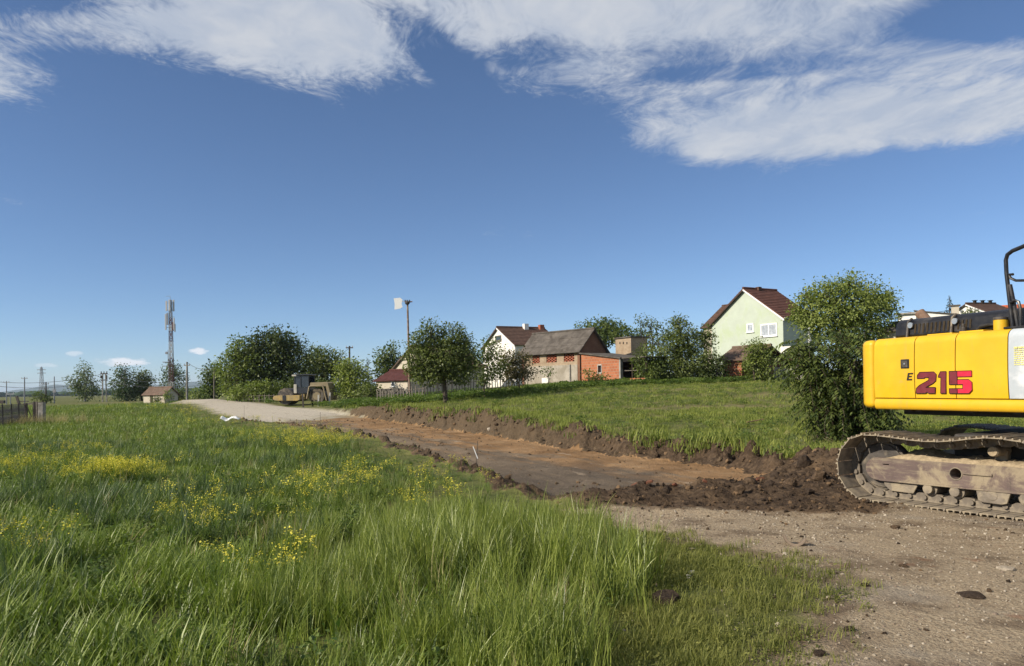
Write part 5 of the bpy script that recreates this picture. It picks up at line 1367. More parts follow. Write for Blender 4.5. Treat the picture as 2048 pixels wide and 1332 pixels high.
# ------------------------------------------------------------------ trees
tr_rng = np.random.default_rng(21)
def limb_path(a, b, r, k=5, sag=.12):
    a = np.array(a); b = np.array(b); L = np.linalg.norm(b - a); out = []
    off = r.normal(size=3) * L * .08
    for i in range(k + 1):
        t = i / k; p = a + (b - a) * t + off * math.sin(math.pi * t); p[2] += sag * L * math.sin(math.pi * t) * .6
        out.append(tuple(p))
    return out
def tree(name, label, base, lobes, leaf=.16, dens=1.0, mat='leaf_mid', trunk_r=.14, bark='bark', group=None, cat='tree', Y=None, clump=.30, shell=.45, droop=0.0, stems=1, fork=.35, gap=.0, sub=None):
    """base: ground point; lobes: (u, v, ru, rv) in photo pixels at depth Y (offset dy optional)"""
    r = tr_rng; Y = Y or base.y; B = np.array(base)
    root = empty(name, base, 0, label, cat, group)
    LO = []
    for lb in lobes:
        c = np.array(W(lb[0], lb[1], Y + (lb[4] if len(lb) > 4 else 0))) - B
        LO.append((c, m2(lb[2] * 1.12, Y), m2(lb[3] * 1.10, Y)))
    # trunk and limbs
    mb = MB(); ztop = max(c[2] + rz for c, _, rz in LO); cx = np.mean([c for c, _, _ in LO], 0)
    for st in range(stems):
        off = np.array([r.normal() * .25, r.normal() * .25, 0]) if stems > 1 else np.zeros(3)
        fk = np.array([cx[0] * .35, cx[1] * .3, max(.25, fork * ztop)]) + off * 1.5
        mb.tube(limb_path(off + (0, 0, -.15), fk, r, 4, 0), [trunk_r * q for q in (1.25, 1.0, .92, .85, .8)], 8)
        top = np.array([cx[0] * .8, cx[1] * .6, ztop * .86]) + off
        mb.tube(limb_path(fk, top, r, 5, .02), [trunk_r * q for q in (.8, .62, .48, .34, .22, .10)], 7)
        for c, rx, rz in LO:
            if r.uniform() > .9 / stems + .25: continue
            s_ = fk + (top - fk) * r.uniform(0, .5)
            mb.tube(limb_path(s_, c, r), [trunk_r * q for q in (.5, .4, .32, .25, .18, .1)], 6)
            for _ in range(5):
                d = rand_dirs(r, 1)[0]; d[2] = abs(d[2]) * .8
                e_ = c + d * np.array([rx, rx, rz]) * r.uniform(.55, .95)
                mb.tube(limb_path(s_ + (c - s_) * r.uniform(.5, .95), e_, r, 3), [trunk_r * .17, trunk_r * .13, trunk_r * .09, trunk_r * .04], 5, False)
    mb.build('trunk', M[bark], root, True)
    PP = []; DD = []; NN = []; CT = []
    for c, rx, rz in LO:
        nc = max(5, int(dens * 15.0 * (rx * rx * .6 + rx * rz) / (clump * clump * 3.0)) )
        d = rand_dirs(r, nc); rad = r.uniform(0, 1, nc) ** shell
        cc = c + d * rad[:, None] * np.array([rx, rx * .85, rz])
        cr = clump * r.uniform(.5, 1.35, nc)
        far_ = r.uniform(0, 1, nc) < .10; cc[far_] += d[far_] * np.array([rx, rx, rz]) * r.uniform(.05, .28, (far_.sum(), 1)); cr[far_] *= .6
        up_ = (d[:, 2] > .35) & (r.uniform(0, 1, nc) < .14); cc[up_, 2] += rz * r.uniform(.1, .35, up_.sum()); cr[up_] *= .55
        ct = r.uniform(0, 1, nc)
        if gap: k = r.uniform(0, 1, nc) > gap; cc, cr, d, ct = cc[k], cr[k], d[k], ct[k]; nc = len(cc)
        per = np.maximum(4, (cr / leaf) ** 2 * 3.4).astype(int)
        idx = np.repeat(np.arange(nc), per); n = len(idx)
        g_ = r.normal(size=(n, 3)) * np.array([.55, .55, .42])
        p = cc[idx] + g_ * cr[idx][:, None]
        if droop: p[:, 2] -= droop * np.abs(r.normal(size=n)) * cr[idx] * 2
        PP.append(p); CT.append(ct[idx])
        out = g_ + d[idx] * .7 + np.array([0, 0, -.35 - droop]); DD.append(out + r.normal(size=(n, 3)) * .6)
        NN.append(d[idx] * .6 + np.array([0, 0, .8]) + r.normal(size=(n, 3)) * .5)
    P_ = np.concatenate(PP); D_ = np.concatenate(DD); N_ = np.concatenate(NN); n = len(P_)
    P_[:, 2] = np.maximum(P_[:, 2], .05 + .1 * r.uniform(0, 1, n))
    L = leaf * r.uniform(.6, 1.5, n)
    V, Q, t = leaf_cards(P_, D_, N_, L, L * r.uniform(.5, .8, n), np.clip(.55 * r.uniform(0, 1, n) + .45 * np.concatenate(CT), 0, 1))
    me = np_mesh('crown', V, Q); fattr(me, 'tint', t); me.materials.append(M[mat])
    cr_o = link(bpy.data.objects.new('crown', me), root)
    return root
def conifer(name, label, base, h, rad, mat='leaf_conifer'):
    r = tr_rng; root = empty(name, base, 0, label, 'tree')
    MB().tube([(0, 0, -.1), (0, 0, h)], [h * .025, .02], 8).build('trunk', M['bark'], root, True)
    PP = []; DD = []
    for k in range(int(h * 9)):
        z = h * (.06 + .93 * (k / (h * 9)) ** .95); rr = rad * (1 - z / h) ** .85 * r.uniform(.7, 1.15) + .05; a = r.uniform(0, 6.28)
        m = max(8, int(rr * 50)); t = r.uniform(.1, 1, m); s = r.normal(size=m) * .12 * rr
        p = np.c_[np.cos(a) * rr * t - np.sin(a) * s, np.sin(a) * rr * t + np.cos(a) * s, z - .22 * rr * t ** 1.5 + r.normal(size=m) * .05]
        PP.append(p); DD.append(np.c_[np.full(m, np.cos(a)), np.full(m, np.sin(a)), np.full(m, -.2)] + r.normal(size=(m, 3)) * .6)
    P_ = np.concatenate(PP); D_ = np.concatenate(DD); n = len(P_); L = r.uniform(.10, .24, n)
    V, Q, t = leaf_cards(P_, D_, r.normal(size=(n, 3)) + (0, 0, 1), L, L * .4, r.uniform(0, 1, n))
    me = np_mesh('crown', V, Q); fattr(me, 'tint', t); me.materials.append(M[mat]); link(bpy.data.objects.new('crown', me), root)
    return root

# far left
tree('birch_tree', 'tall airy birch standing alone in the far left field', GP(168, 170, 800), [(166, 738, 15, 16), (156, 762, 20, 18), (182, 762, 18, 17), (190, 776, 10, 12), (165, 778, 19, 13)], .38, .8, 'leaf_birch', .22, 'bark_pale', clump=.8, droop=.5, gap=.15)
tree('birch_tree', 'white trunked birch beside a round dark tree left of the mast', GP(252, 165, 800), [(249, 740, 14, 16), (244, 765, 20, 20), (258, 770, 16, 18), (246, 785, 22, 10)], .38, 1.0, 'leaf_birch', .22, 'bark_pale', clump=.8, droop=.5)
tree('broadleaf_tree', 'round dark broadleaf tree right of the white trunked birch', GP(284, 168, 800), [(280, 752, 16, 14), (293, 766, 15, 15), (274, 775, 15, 15), (288, 784, 20, 9)], .40, 1.1, 'leaf_dark', .24, clump=.8)
tree('broadleaf_tree', 'hazy loose tree directly behind the telecom mast', GP(346, 215, 800), [(347, 738, 16, 12), (330, 752, 14, 13), (362, 752, 13, 14), (345, 766, 20, 12)], .5, .8, 'leaf_birch', .25, clump=1.0, gap=.1)
tree('bush', 'dark low bush against the white meadow hut', GP(312, 117, 800), [(312, 798, 8, 6)], .2, 1.2, 'leaf_dark', .04, cat='bush', clump=.35, stems=3)
tree('bush', 'low bush in the far left field below the lattice pylon', GP(80, 150, 800), [(80, 795, 14, 8), (94, 797, 8, 5)], .3, 1.0, 'leaf_mid', .05, cat='bush', clump=.6, stems=3)
tree('bush', 'rounded green bush right of the far concrete pole', GP(396, 115, 800), [(394, 788, 17, 11), (408, 790, 10, 8)], .25, 1.2, 'leaf_mid', .05, cat='bush', clump=.5, stems=3)
tree('bush', 'dark hedge bush left of the far concrete pole', GP(358, 125, 800), [(352, 792, 14, 9), (366, 786, 10, 9), (340, 793, 8, 6)], .25, 1.2, 'leaf_dark', .05, cat='bush', clump=.5, stems=3)
tree('bush', 'tiny pale bush at the right end of the meadow hut', GP(337, 114, 800), [(336, 790, 8, 8)], .2, 1.0, 'leaf_light', .04, cat='bush', clump=.35, stems=2)
tree('broadleaf_tree', 'small rounded tree at the left end of the big thicket', GP(428, 108, 800), [(427, 745, 18, 19), (422, 768, 16, 17), (438, 768, 16, 20), (428, 784, 22, 10)], .30, 1.6, 'leaf_mid', .16, clump=.65)
# thicket behind the roller
tree('walnut_tree', 'biggest broad walnut of the thicket with ragged top behind the roller', GP(545, 86, 802), [(540, 690, 42, 30), (562, 672, 18, 14), (510, 700, 30, 26), (578, 695, 34, 26), (530, 725, 55, 32), (590, 728, 38, 34), (548, 760, 55, 28)], .27, 1.25, 'leaf_dark', .22, clump=.62, gap=.08)
tree('walnut_tree', 'broad light green tree on the left slope of the thicket', GP(478, 84, 802), [(482, 700, 24, 22), (464, 735, 26, 30), (495, 735, 28, 30), (480, 770, 34, 24), (455, 770, 14, 18)], .26, 1.2, 'leaf_mid', .18, clump=.6)
tree('broadleaf_tree', 'rounded dark tree right of the biggest walnut behind the pole', GP(645, 92, 802), [(640, 712, 26, 22), (668, 722, 24, 24), (625, 738, 28, 30), (655, 755, 40, 30), (690, 745, 22, 24)], .27, 1.2, 'leaf_dark', .2, clump=.6)
tree('bush', 'shrubby thicket undergrowth just left of the road roller', GP(510, 78, 802), [(500, 782, 26, 14), (530, 780, 26, 16), (475, 786, 18, 10)], .2, 1.2, 'leaf_mid', .06, cat='bush', clump=.45, stems=4)
tree('bush', 'dark undergrowth straight behind the road roller', GP(600, 80, 802), [(590, 775, 34, 20), (635, 778, 28, 18)], .2, 1.2, 'leaf_dark', .06, cat='bush', clump=.45, stems=4)
tree('broadleaf_tree', 'light green bushy tree right of the road roller', GP(705, 70, 802), [(700, 735, 20, 20), (688, 762, 20, 24), (715, 758, 24, 26), (705, 782, 30, 14)], .20, 1.25, 'leaf_light', .12, clump=.45)
tree('bush', 'low dark shrub between the bushy tree and the red roofed annex', GP(745, 62, 802), [(742, 780, 16, 16), (762, 788, 18, 12), (728, 790, 14, 10)], .16, 1.2, 'leaf_dark', .05, cat='bush', clump=.38, stems=3)
conifer('spruce_tree', 'small dark spruce peeking between thicket and cream house', GP(737, 98, 790), W(737, 716, 98).z - GP(737, 98, 790).z, 1.5)
tree('broadleaf_tree', 'upright leafy tree behind the cream house gable', GP(780, 95, 790), [(778, 706, 22, 20), (768, 728, 20, 22), (792, 728, 18, 20), (778, 745, 26, 16)], .28, 1.1, 'leaf_mid', .18, clump=.6)
# fruit trees in the garden
tree('fruit_tree', 'large round dark fruit tree with bare trunk above the cutting', GP(893, 45, 806), [(860, 668, 24, 28), (905, 680, 28, 30), (845, 700, 28, 32), (930, 702, 26, 30), (885, 710, 52, 36), (868, 738, 44, 28), (920, 738, 38, 25), (838, 742, 24, 22)], .135, 1.35, 'leaf_dark', .15, clump=.33, fork=.22)
tree('fruit_tree', 'slim fruit tree right beside the large round fruit tree', GP(973, 48, 797), [(985, 690, 16, 18), (970, 715, 20, 22), (990, 730, 22, 20), (972, 752, 20, 16)], .13, 1.0, 'leaf_mid', .06, clump=.32, gap=.12)
tree('plum_tree', 'brownish leaved young plum tree in front of the barn', GP(1037, 50, 790), [(1030, 715, 28, 14), (1012, 730, 22, 18), (1045, 738, 26, 20), (1025, 750, 26, 14)], .13, .95, 'leaf_brown', .06, clump=.30, gap=.12)
tree('sapling', 'tiny pruned sapling in front of the barn wall', GP(1097, 59, 776), [(1090, 738, 6, 6), (1102, 742, 7, 6), (1096, 750, 6, 4)], .12, .7, 'leaf_mid', .04, clump=.24, gap=.1)
tree('bush', 'small leafy bush at the foot of the orange brick wall', GP(1188, 57, 778), [(1178, 750, 10, 9), (1195, 758, 15, 10), (1183, 766, 16, 8)], .15, 1.0, 'leaf_light', .04, cat='bush', clump=.32, stems=2)
tree('walnut_tree', 'distant green tree crown rising behind the barn gable', GP(1205, 98, 780), [(1185, 658, 26, 14), (1215, 652, 24, 16), (1240, 665, 20, 12), (1205, 672, 48, 16)], .30, 1.1, 'leaf_light', .2, clump=.7)
tree('broadleaf_tree', 'low distant tree crown between the barn and the elder thicket', GP(1262, 96, 780), [(1262, 670, 22, 12), (1285, 672, 18, 10)], .30, 1.0, 'leaf_mid', .16, clump=.6)
tree('elder_tree', 'sparse thorny tree with open twigs left above the dark elder thicket', GP(1322, 61, 770), [(1283, 640, 13, 11), (1300, 652, 16, 12), (1312, 690, 26, 22), (1335, 672, 16, 18)], .15, .8, 'leaf_dark', .11, clump=.34, gap=.25, fork=.4, stems=2)
tree('elder_tree', 'dense dark elder tree with spiky top left of the green house', GP(1362, 60, 770), [(1357, 645, 15, 18), (1362, 672, 28, 22), (1345, 700, 36, 26), (1395, 690, 30, 26), (1375, 725, 52, 28), (1350, 745, 44, 18), (1412, 670, 14, 16)], .15, 1.2, 'leaf_dark', .13, clump=.36, gap=.08, stems=2)
tree('bush', 'light green shrub at the left foot of the elder thicket', GP(1300, 59, 772), [(1290, 722, 22, 22), (1310, 735, 24, 20), (1296, 752, 28, 12)], .15, 1.2, 'leaf_mid', .06, cat='bush', clump=.34, stems=3)
tree('bush', 'dark leafy shrub covering the left end of the brick shed', GP(1422, 59, 768), [(1425, 725, 24, 18), (1442, 740, 14, 14), (1408, 745, 26, 14)], .15, 1.25, 'leaf_dark', .06, cat='bush', clump=.34, stems=3)
tree('bush', 'tall bush leaning on the brick shed below the green house window', GP(1517, 57, 762), [(1512, 698, 22, 16), (1525, 715, 22, 18), (1508, 728, 22, 18), (1520, 745, 22, 12)], .15, 1.25, 'leaf_mid', .08, cat='bush', clump=.34, stems=3)
tree('walnut_tree', 'large spreading walnut tree to the right of the green house', GP(1695, 52, 770), [(1690, 570, 36, 24), (1650, 588, 34, 26), (1735, 588, 34, 26), (1612, 592, 16, 16), (1768, 605, 30, 24), (1690, 612, 80, 34), (1650, 640, 56, 28), (1740, 645, 50, 26), (1605, 628, 22, 22), (1690, 672, 60, 22)], .17, 1.15, 'leaf_light', .24, clump=.42, gap=.10)
conifer('spruce_tree', 'slender spruce top behind the excavator hood', GP(1900, 84, 700), W(1898, 590, 84).z - GP(1900, 84, 700).z, 1.7)
tree('bush', 'round leafy crown beside the spruce behind the excavator hood', GP(1942, 82, 700), [(1940, 626, 12, 8), (1925, 634, 14, 8)], .22, 1.1, 'leaf_dark', .1, cat='bush', clump=.4)

# tree of heaven shrub with feathered fronds, in front of the machine
def feather_shrub(name, label, base, Y, lobes, n_frond, seed=4):
    r = np.random.default_rng(seed); B = np.array(base); root = empty(name, base, 0, label, 'shrub')
    mb = MB(); PP = []; DD = []; NN = []; LL = []; TT = []
    tips = []
    for (u, v, ru, rv, k) in lobes:
        c = np.array(W(u, v, Y)) - B; rx, rz = m2(ru, Y), m2(rv, Y)
        for _ in range(k):
            d = rand_dirs(r, 1)[0]; tips.append((c + d * np.array([rx, rx, rz]) * r.uniform(.15, 1) ** .5, c))
    for p, c in tips:
        s0 = np.array([p[0] * .25 + r.normal() * .18, p[1] * .3 + r.normal() * .25, -.1])
        if r.uniform() < .22: mb.tube(limb_path(s0, p, r, 5, .05), [.028, .024, .02, .016, .011, .006], 5, False)
        a = r.uniform(0, 6.28); out = np.array([p[0] - c[0] + r.normal() * .25, p[1] - c[1] + r.normal() * .25 - .1, 0]); out /= np.linalg.norm(out) + 1e-6
        L = r.uniform(.55, .95); lift = r.uniform(.0, .55); drop = r.uniform(.5, 1.0)
        m = 11; side = np.array([-out[1], out[0], 0]); prev = None; path = []
        for i in range(m):
            t = i / (m - 1); q = p + out * L * t + np.array([0, 0, L * (lift * t - drop * t * t)]); path.append(tuple(q))
            if i < 2: continue
            tang = out + np.array([0, 0, lift - 2 * drop * t]); tang /= np.linalg.norm(tang)
            for sg in (-1, 1):
                if i == m - 1 and sg > 0: continue
                dd = side * sg * (1 if i < m - 1 else .1) + tang * (.45 if i < m - 1 else 1) + np.array([0, 0, -.35]) + r.normal(size=3) * .12
                PP.append(q); DD.append(dd); NN.append(np.array([0, 0, 1]) + side * sg * -.3 + r.normal(size=3) * .15)
                LL.append(.185 * (1 - .45 * abs(t - .45)) * r.uniform(.8, 1.2)); TT.append(r.uniform(0, 1))
        if r.uniform() < .5: mb.tube(path[::2], .004, 3, False)
    mb.build('trunk', M['bark'], root, True)
    PP, DD, NN, LL = map(np.array, (PP, DD, NN, LL)); TT = np.array(TT)
    V, Q, t = leaf_cards(PP, DD, NN, LL, LL * .36, TT, .10)
    me = np_mesh('crown', V, Q); fattr(me, 'tint', t); me.materials.append(M['leaf_dark']); link(bpy.data.objects.new('crown', me), root)
    return root
feather_shrub('tree_of_heaven', 'dark feathery leaved shrub beside the rear of the excavator', GP(1688, 20, 880), 20.0,
              [(1665, 690, 62, 40, 75), (1640, 720, 46, 34, 48), (1690, 760, 60, 60, 130), (1660, 790, 38, 46, 65), (1700, 830, 60, 34, 100), (1672, 850, 28, 22, 36), (1720, 690, 34, 30, 40), (1606, 690, 20, 26, 22), (1612, 740, 22, 30, 22), (1730, 780, 40, 60, 60)], 300)
# ------------------------------------------------------------------ mast, poles, wires
M['mast_red'] = simple('mast_red', (.085, .03, .026), .7, 0, .2, 3)
M['mast_white'] = simple('mast_white', (.36, .36, .36), .6, 0, .15, 3)
M['mast_grey'] = simple('mast_grey', (.24, .25, .27), .6, .2, .2, 3)
M['antenna'] = simple('antenna_white', (.42, .42, .42), .5, 0, .08, 3)
M['pole_dark'] = simple('dark_pole', (.065, .055, .048), .9, 0, .3, 5)
M['wire'] = simple('wire', (.04, .04, .045), .7, 0, .1, 5)
MY = 200.0
mz0 = GP(344, MY, 798)
mast = empty('telecom_mast', mz0, 0, 'tall red and white lattice telecom mast with antenna panels', 'mast')
def mz(v): return W(340, v, MY).z - mz0.z
def lattice(z0, z1, w0, w1, n):
    mb = MB(); r = .085
    for k in range(n):
        a, b_ = z0 + (z1 - z0) * k / n, z0 + (z1 - z0) * (k + 1) / n
        wa, wb = w0 + (w1 - w0) * k / n, w0 + (w1 - w0) * (k + 1) / n
        ca = [Vector((sx * wa, sy * wa, a)) for sx, sy in ((-1, -1), (1, -1), (1, 1), (-1, 1))]; cb = [Vector((sx * wb, sy * wb, b_)) for sx, sy in ((-1, -1), (1, -1), (1, 1), (-1, 1))]
        for i in range(4):
            j = (i + 1) % 4
            mb.tube([ca[i], cb[i]], r, 5); mb.tube([ca[i], cb[j]] if k % 2 else [ca[j], cb[i]], r * .55, 4); mb.tube([cb[i], cb[j]], r * .5, 4)
    return mb
secs = [(800, 764, 'mast_white'), (764, 716, 'mast_red'), (716, 684, 'mast_white'), (684, 662, 'mast_red'), (662, 650, 'mast_white'), (650, 636, 'mast_red'), (636, 600, 'mast_grey')]
for v0, v1, mt in secs:
    f0, f1 = (800 - v0) / 200, (800 - v1) / 200
    w0, w1 = .52 - .26 * f0, .52 - .26 * f1
    lattice(mz(v0), mz(v1), w0, w1, max(3, int((v0 - v1) / 6))).build('lattice_section', M[mt], mast)
lean = -2.0
for dx, v0, v1 in ((-.95, 602, 622), (.0, 600, 622), (.95, 600, 623)):
    MB().bx(dx - .22, dx + .22, -.7 if dx == 0 else -.3, -.5 if dx == 0 else -.12, mz(v1), mz(v0)).build('antenna_panel', M['antenna'], mast, bevel=.04)
for dx, v0, v1, mt in ((-1.15, 628, 660, 'antenna'), (-.7, 626, 650, 'mast_grey'), (1.05, 636, 660, 'antenna'), (.75, 645, 662, 'mast_red'), (1.25, 648, 664, 'mast_grey')):
    MB().bx(dx - .17, dx + .17, -.5, -.25, mz(v1), mz(v0)).build('antenna_panel', M[mt], mast, bevel=.04)
for v in (606, 620, 634, 655): MB().tube([(-1.2, -.2, mz(v)), (1.2, -.2, mz(v))], .06, 5).build('antenna_bracket', M['mast_grey'], mast)
MB().tube([(0, 0, mz(600)), (0, 0, mz(592)), (-1.1, 0, mz(592.5))], .05, 5).build('top_whip', M['mast_grey'], mast)
for v in (724, 732): MB().tube([(-.5, 0, mz(v)), (-2.3, 0, mz(v))], .11, 5).build('side_arm', M['mast_grey'], mast)
MB().cyl((-1.1, -.3, mz(706)), .35, .2, 'y', 16).build('dish', M['mast_grey'], mast)
MB().tube([(-.9, -.2, 0), (-.75, -.2, mz(700))], .07, 5).build('cable_ladder', M['mast_grey'], mast)

def pole(name, label, u, vb, vt, Y, r, mat, arms=(), group=None, lean_u=0):
    b0 = GP(u, Y, vb); top = W(u + lean_u, vt, Y)
    o = empty(name, b0, 0, label, 'pole', group); t = top - b0
    MB().tube([(0, 0, -.2), (t.x * .5, 0, t.z * .5), (t.x, 0, t.z)], [r * 1.15, r, r * .8], 8).build('shaft', M[mat], o, True)
    for (dz, half, th) in arms:
        a = MB().box((t.x, -.05, t.z - dz), (half * 2, .12, th)).build('crossarm', M[mat], o)
        for sx in (-1, 1): MB().cyl((t.x + sx * half * .85, -.05, t.z - dz + th / 2 + .1), .06, .2, 'z', 8).build('insulator', M['antenna'], o)
    return top
p_a = pole('utility_pole', 'concrete pole with street wire just right of the mast', 374, 798, 724, 112, .16, 'concrete', ((.5, .45, .12),))
p_b = pole('utility_pole', 'thin grey pole standing before the left end of the thicket', 428, 798, 737, 98, .09, 'grey_wood')
p_c = pole('utility_pole', 'dark pole top showing above the thicket behind the roller', 699, 790, 692, 105, .14, 'pole_dark', ((.25, .5, .14),))
p_d = pole('utility_pole', 'leftmost thin pole of the far field power line', 13, 806, 762, 150, .10, 'mast_grey', ((.3, .6, .1),))
p_e = pole('utility_pole', 'second pole from the left in the far field power line', 49, 806, 754, 150, .12, 'mast_grey', ((.3, .6, .1),))
p_f = pole('utility_pole', 'dark short pole just right of the lattice pylon', 92, 804, 764, 150, .14, 'pole_dark', ((.4, .6, .12), (1.4, .5, .12)))
p_g = pole('utility_pole', 'thin pole between the pylon and the lone birch', 108.5, 803, 753, 150, .11, 'mast_grey', ((2.9, .3, .6),))
p_k = pole('utility_pole', 'short pole with white bracket between the two leftmost poles', 21, 804, 787, 140, .08, 'mast_grey', ((.1, .7, .18),))
# lattice pylon
b0 = GP(84, 320, 802); pyl = empty('lattice_pylon', b0, 0, 'slender lattice power pylon in the far left field', 'pylon'); hp = W(84, 733, 320).z - b0.z
lattice(0, hp * .98, .9, .25, 12).build('lattice_body', M['mast_grey'], pyl)
for f in (.80, .90): MB().box((0, 0, hp * f), (3.6, .25, .25)).build('crossarm', M['mast_grey'], pyl)
MB().tube([(0, 0, hp * .97), (0, 0, hp)], .12, 5).build('tip', M['mast_grey'], pyl)
# twin transformer pole
b0 = GP(209, 160, 802); tw = empty('transformer_pole', b0, 0, 'twin leg transformer pole between the two birches', 'pole'); ht = W(209, 746, 160).z - b0.z
for sx in (-.28, .32): MB().tube([(sx * 1.5, 0, -.2), (sx, 0, ht)], .13, 7).build('leg', M['concrete'], tw, True)
MB().box((0, 0, ht - .15), (1.5, .2, .2)).build('crossarm', M['pole_dark'], tw); MB().box((0, 0, ht - 1.5), (1.3, .2, .2)).build('crossarm', M['pole_dark'], tw)
for sx in (-.6, 0, .6): MB().cyl((sx, 0, ht + .15), .10, .4, 'z', 8).build('insulator', M['pole_dark'], tw)
MB().box((-.55, -.1, ht - .8), (.22, .3, .6)).build('fuse_box', M['pole_dark'], tw)
MB().box((.62, -.1, ht - .9), (.16, .2, .9)).build('fuse_box', M['pole_dark'], tw)
# small fittings that stand behind the fence: dark marker boards on posts
for u, v, nm, lab in ((36, 800, 'field_marker', 'small dark slanting marker post in the far left field'), (4, 800, 'field_box', 'little dark box at the left edge of the far field')):
    p = GP(u, 120, v); o = empty(nm, p, 0, lab, 'marker')
    if nm == 'field_marker':
        MB().box((0, 0, .9), (.35, .2, 1.5), (0, R(-18), 0)).build('board', M['pole_dark'], o); MB().box((.9, 0, .75), (1.6, .1, .14)).build('rail', M['pole_dark'], o); MB().cyl((0, 0, .2), .06, .5).build('post', M['pole_dark'], o)
    else:
        MB().box((0, 0, .7), (.8, .5, .5)).build('box', M['pole_dark'], o); MB().box((0, 0, .2), (.1, .1, .5)).build('post', M['pole_dark'], o)
def wire(a, b_, sag, r, label):
    a, b_ = Vector(a), Vector(b_); pts = []
    for k in range(17):
        t = k / 16; p = a.lerp(b_, t); p.z -= sag * 4 * t * (1 - t); pts.append(p - a)
    o = MB().tube(pts, r, 4).build('overhead_wire', M['wire']); o.location = a
    tag(o, label, 'wire')
tt = W(209, 747, 160)
wire(W(-40, 760, 150), tt, 1.2, .035, 'upper power wire from the left edge to the transformer pole')
wire(W(-40, 768, 150), tt + Vector((0, 0, -1.4)), 1.2, .035, 'lower power wire from the left edge to the transformer pole')
wire(tt, W(470, 752, 130), 1.6, .03, 'power wire from the transformer pole towards the thicket')
wire(tt + Vector((0, 0, -1.4)), W(470, 757, 130), 1.6, .03, 'lower power wire from the transformer pole towards the thicket')
wire(p_a + Vector((.1, 0, -.1)), p_b, .5, .03, 'wire from the concrete pole to the thin grey pole')
wire(p_b, W(640, 745, 100), .9, .025, 'wire from the thin grey pole into the thicket')
wire(p_c + Vector((0, 0, -.3)), W(620, 722, 110), .6, .025, 'wire running left from the dark pole above the thicket')
wire(W(1780, 617, 95), W(1910, 618, 95), .5, .03, 'thin wire above the pale building behind the hood')
wire(W(1996, 615, 95), W(2080, 604, 95), .5, .03, 'thin wire above the orange roof')

# wind vane turbine on a rusty pole
fb = GP(820, 60, 800); vt = empty('wind_turbine', fb, 0, 'rusty pole with dark hub and white square tail vane above the fruit tree', 'wind turbine')
tp_ = W(815, 606, 60) - fb
MB().tube([(0, 0, -.2), (tp_.x * .5, 0, tp_.z * .5), (tp_.x, 0, tp_.z)], [.10, .085, .07], 8).build('pole', M['rust'], vt, True)
MB().ball((tp_.x, -.1, tp_.z), (.20, .16, .16), 12, 8).build('hub', M['pole_dark'], vt, True)
MB().tube([(tp_.x + .1, -.1, tp_.z + .05), (tp_.x + .40, -.1, tp_.z + .10)], .05, 6).build('shaft', M['rust'], vt)
for sx in (-.16, .0, .18): MB().box((tp_.x + sx, -.12, tp_.z + .14), (.09, .1, .18)).build('bracket', M['pole_dark'], vt)
tail_w = W(788, 605, 60) - fb; tail_e = W(804, 606, 60) - fb
MB().tube([(tp_.x, -.1, tp_.z + .05), (tail_e.x - .1, -.1, tail_e.z + .15)], .025, 6).build('tail_boom', M['galv'], vt)
vz0, vz1 = (W(790, 620, 60) - fb).z, (W(790, 596, 60) - fb).z
MB().prism([(tail_w.x + .05, vz0 + .02), (tail_e.x - .12, vz0 + .10), (tail_e.x + .05, vz0 + .22), (tail_e.x - .02, (vz0 + vz1) / 2), (tail_e.x + .06, vz1 - .16), (tail_e.x - .12, vz1), (tail_w.x, vz1 - .04), (tail_w.x + .07, (vz0 + vz1) / 2)], -.125, -.075, 'y').build('tail_vane', M['white_wood'], vt)

# ------------------------------------------------------------------ fences
def yaw_to(a, b_): return math.atan2(b_.y - a.y, b_.x - a.x)
# mesh fence and gate at the left edge
fa, fb_ = GP(-14, 40, 866), GP(51, 45, 850)
fo = empty('mesh_fence', fa, 0, 'dark wire mesh fence running off the left edge of the meadow', 'fence')
for t in (0, .28, .55, .78):
    p = fa.lerp(fb_, t) - fa; zz = G(fa.x + p.x, fa.y + p.y) - fa.z
    MB().tube([(p.x, p.y, zz - .2), (p.x, p.y, zz + 1.25)], .035, 6).build('post', M['pole_dark'], fo)
mbm = MB(); Lf = (fb_ - fa)
for k in range(60):
    p0 = Lf * (k / 60); p1 = Lf * ((k + 1) / 60); z0_ = G(fa.x + p0.x, fa.y + p0.y) - fa.z
    for (s0, s1) in ((0, 1.2), (1.2, 0)): mbm.tube([(p0.x, p0.y, z0_ + s0 + .02), (p1.x, p1.y, z0_ + s1 + .02)], .006, 3, False)
    mbm.tube([(p0.x, p0.y, z0_ + .02), (p0.x, p0.y, z0_ + 1.2)], .006, 3, False)
for hz in (.1, .3, .5, .7, .9, 1.1, 1.2): mbm.tube([(0, 0, hz), (Lf.x, Lf.y, hz + G(fb_.x, fb_.y) - fa.z)], .007, 3, False)
mbm.build('wire_mesh', M['wire'], fo)
ga = GP(52, 45, 850); go_ = empty('garden_gate', ga, 0, 'small wooden gate with diagonal brace left of the thick post', 'gate')
gw = m2(17, 45)
MB().box((0, 0, .6), (.16, .14, 1.35)).build('gate_post', M['pole_dark'], go_); MB().box((gw, 0, .65), (.11, .12, 1.4)).build('gate_post', M['pole_dark'], go_); MB().box((gw + .16, 0, .65), (.09, .1, 1.4)).build('gate_post', M['grey_wood'], go_)
MB().box((gw / 2, 0, 1.24), (gw, .06, .07), (0, R(-6), 0)).build('rail', M['grey_wood'], go_); MB().tube([(.08, -.04, 1.15), (gw * .7, -.04, .45)], .03, 5).build('brace', M['pole_dark'], go_); MB().tube([(.08, -.04, .08), (gw * .75, -.04, .5)], .03, 5).build('brace', M['pole_dark'], go_)
tpz = GP(84.5, 45, 850); o = empty('thick_post', tpz, 0, 'thick weathered square post at the right end of the mesh fence', 'post')
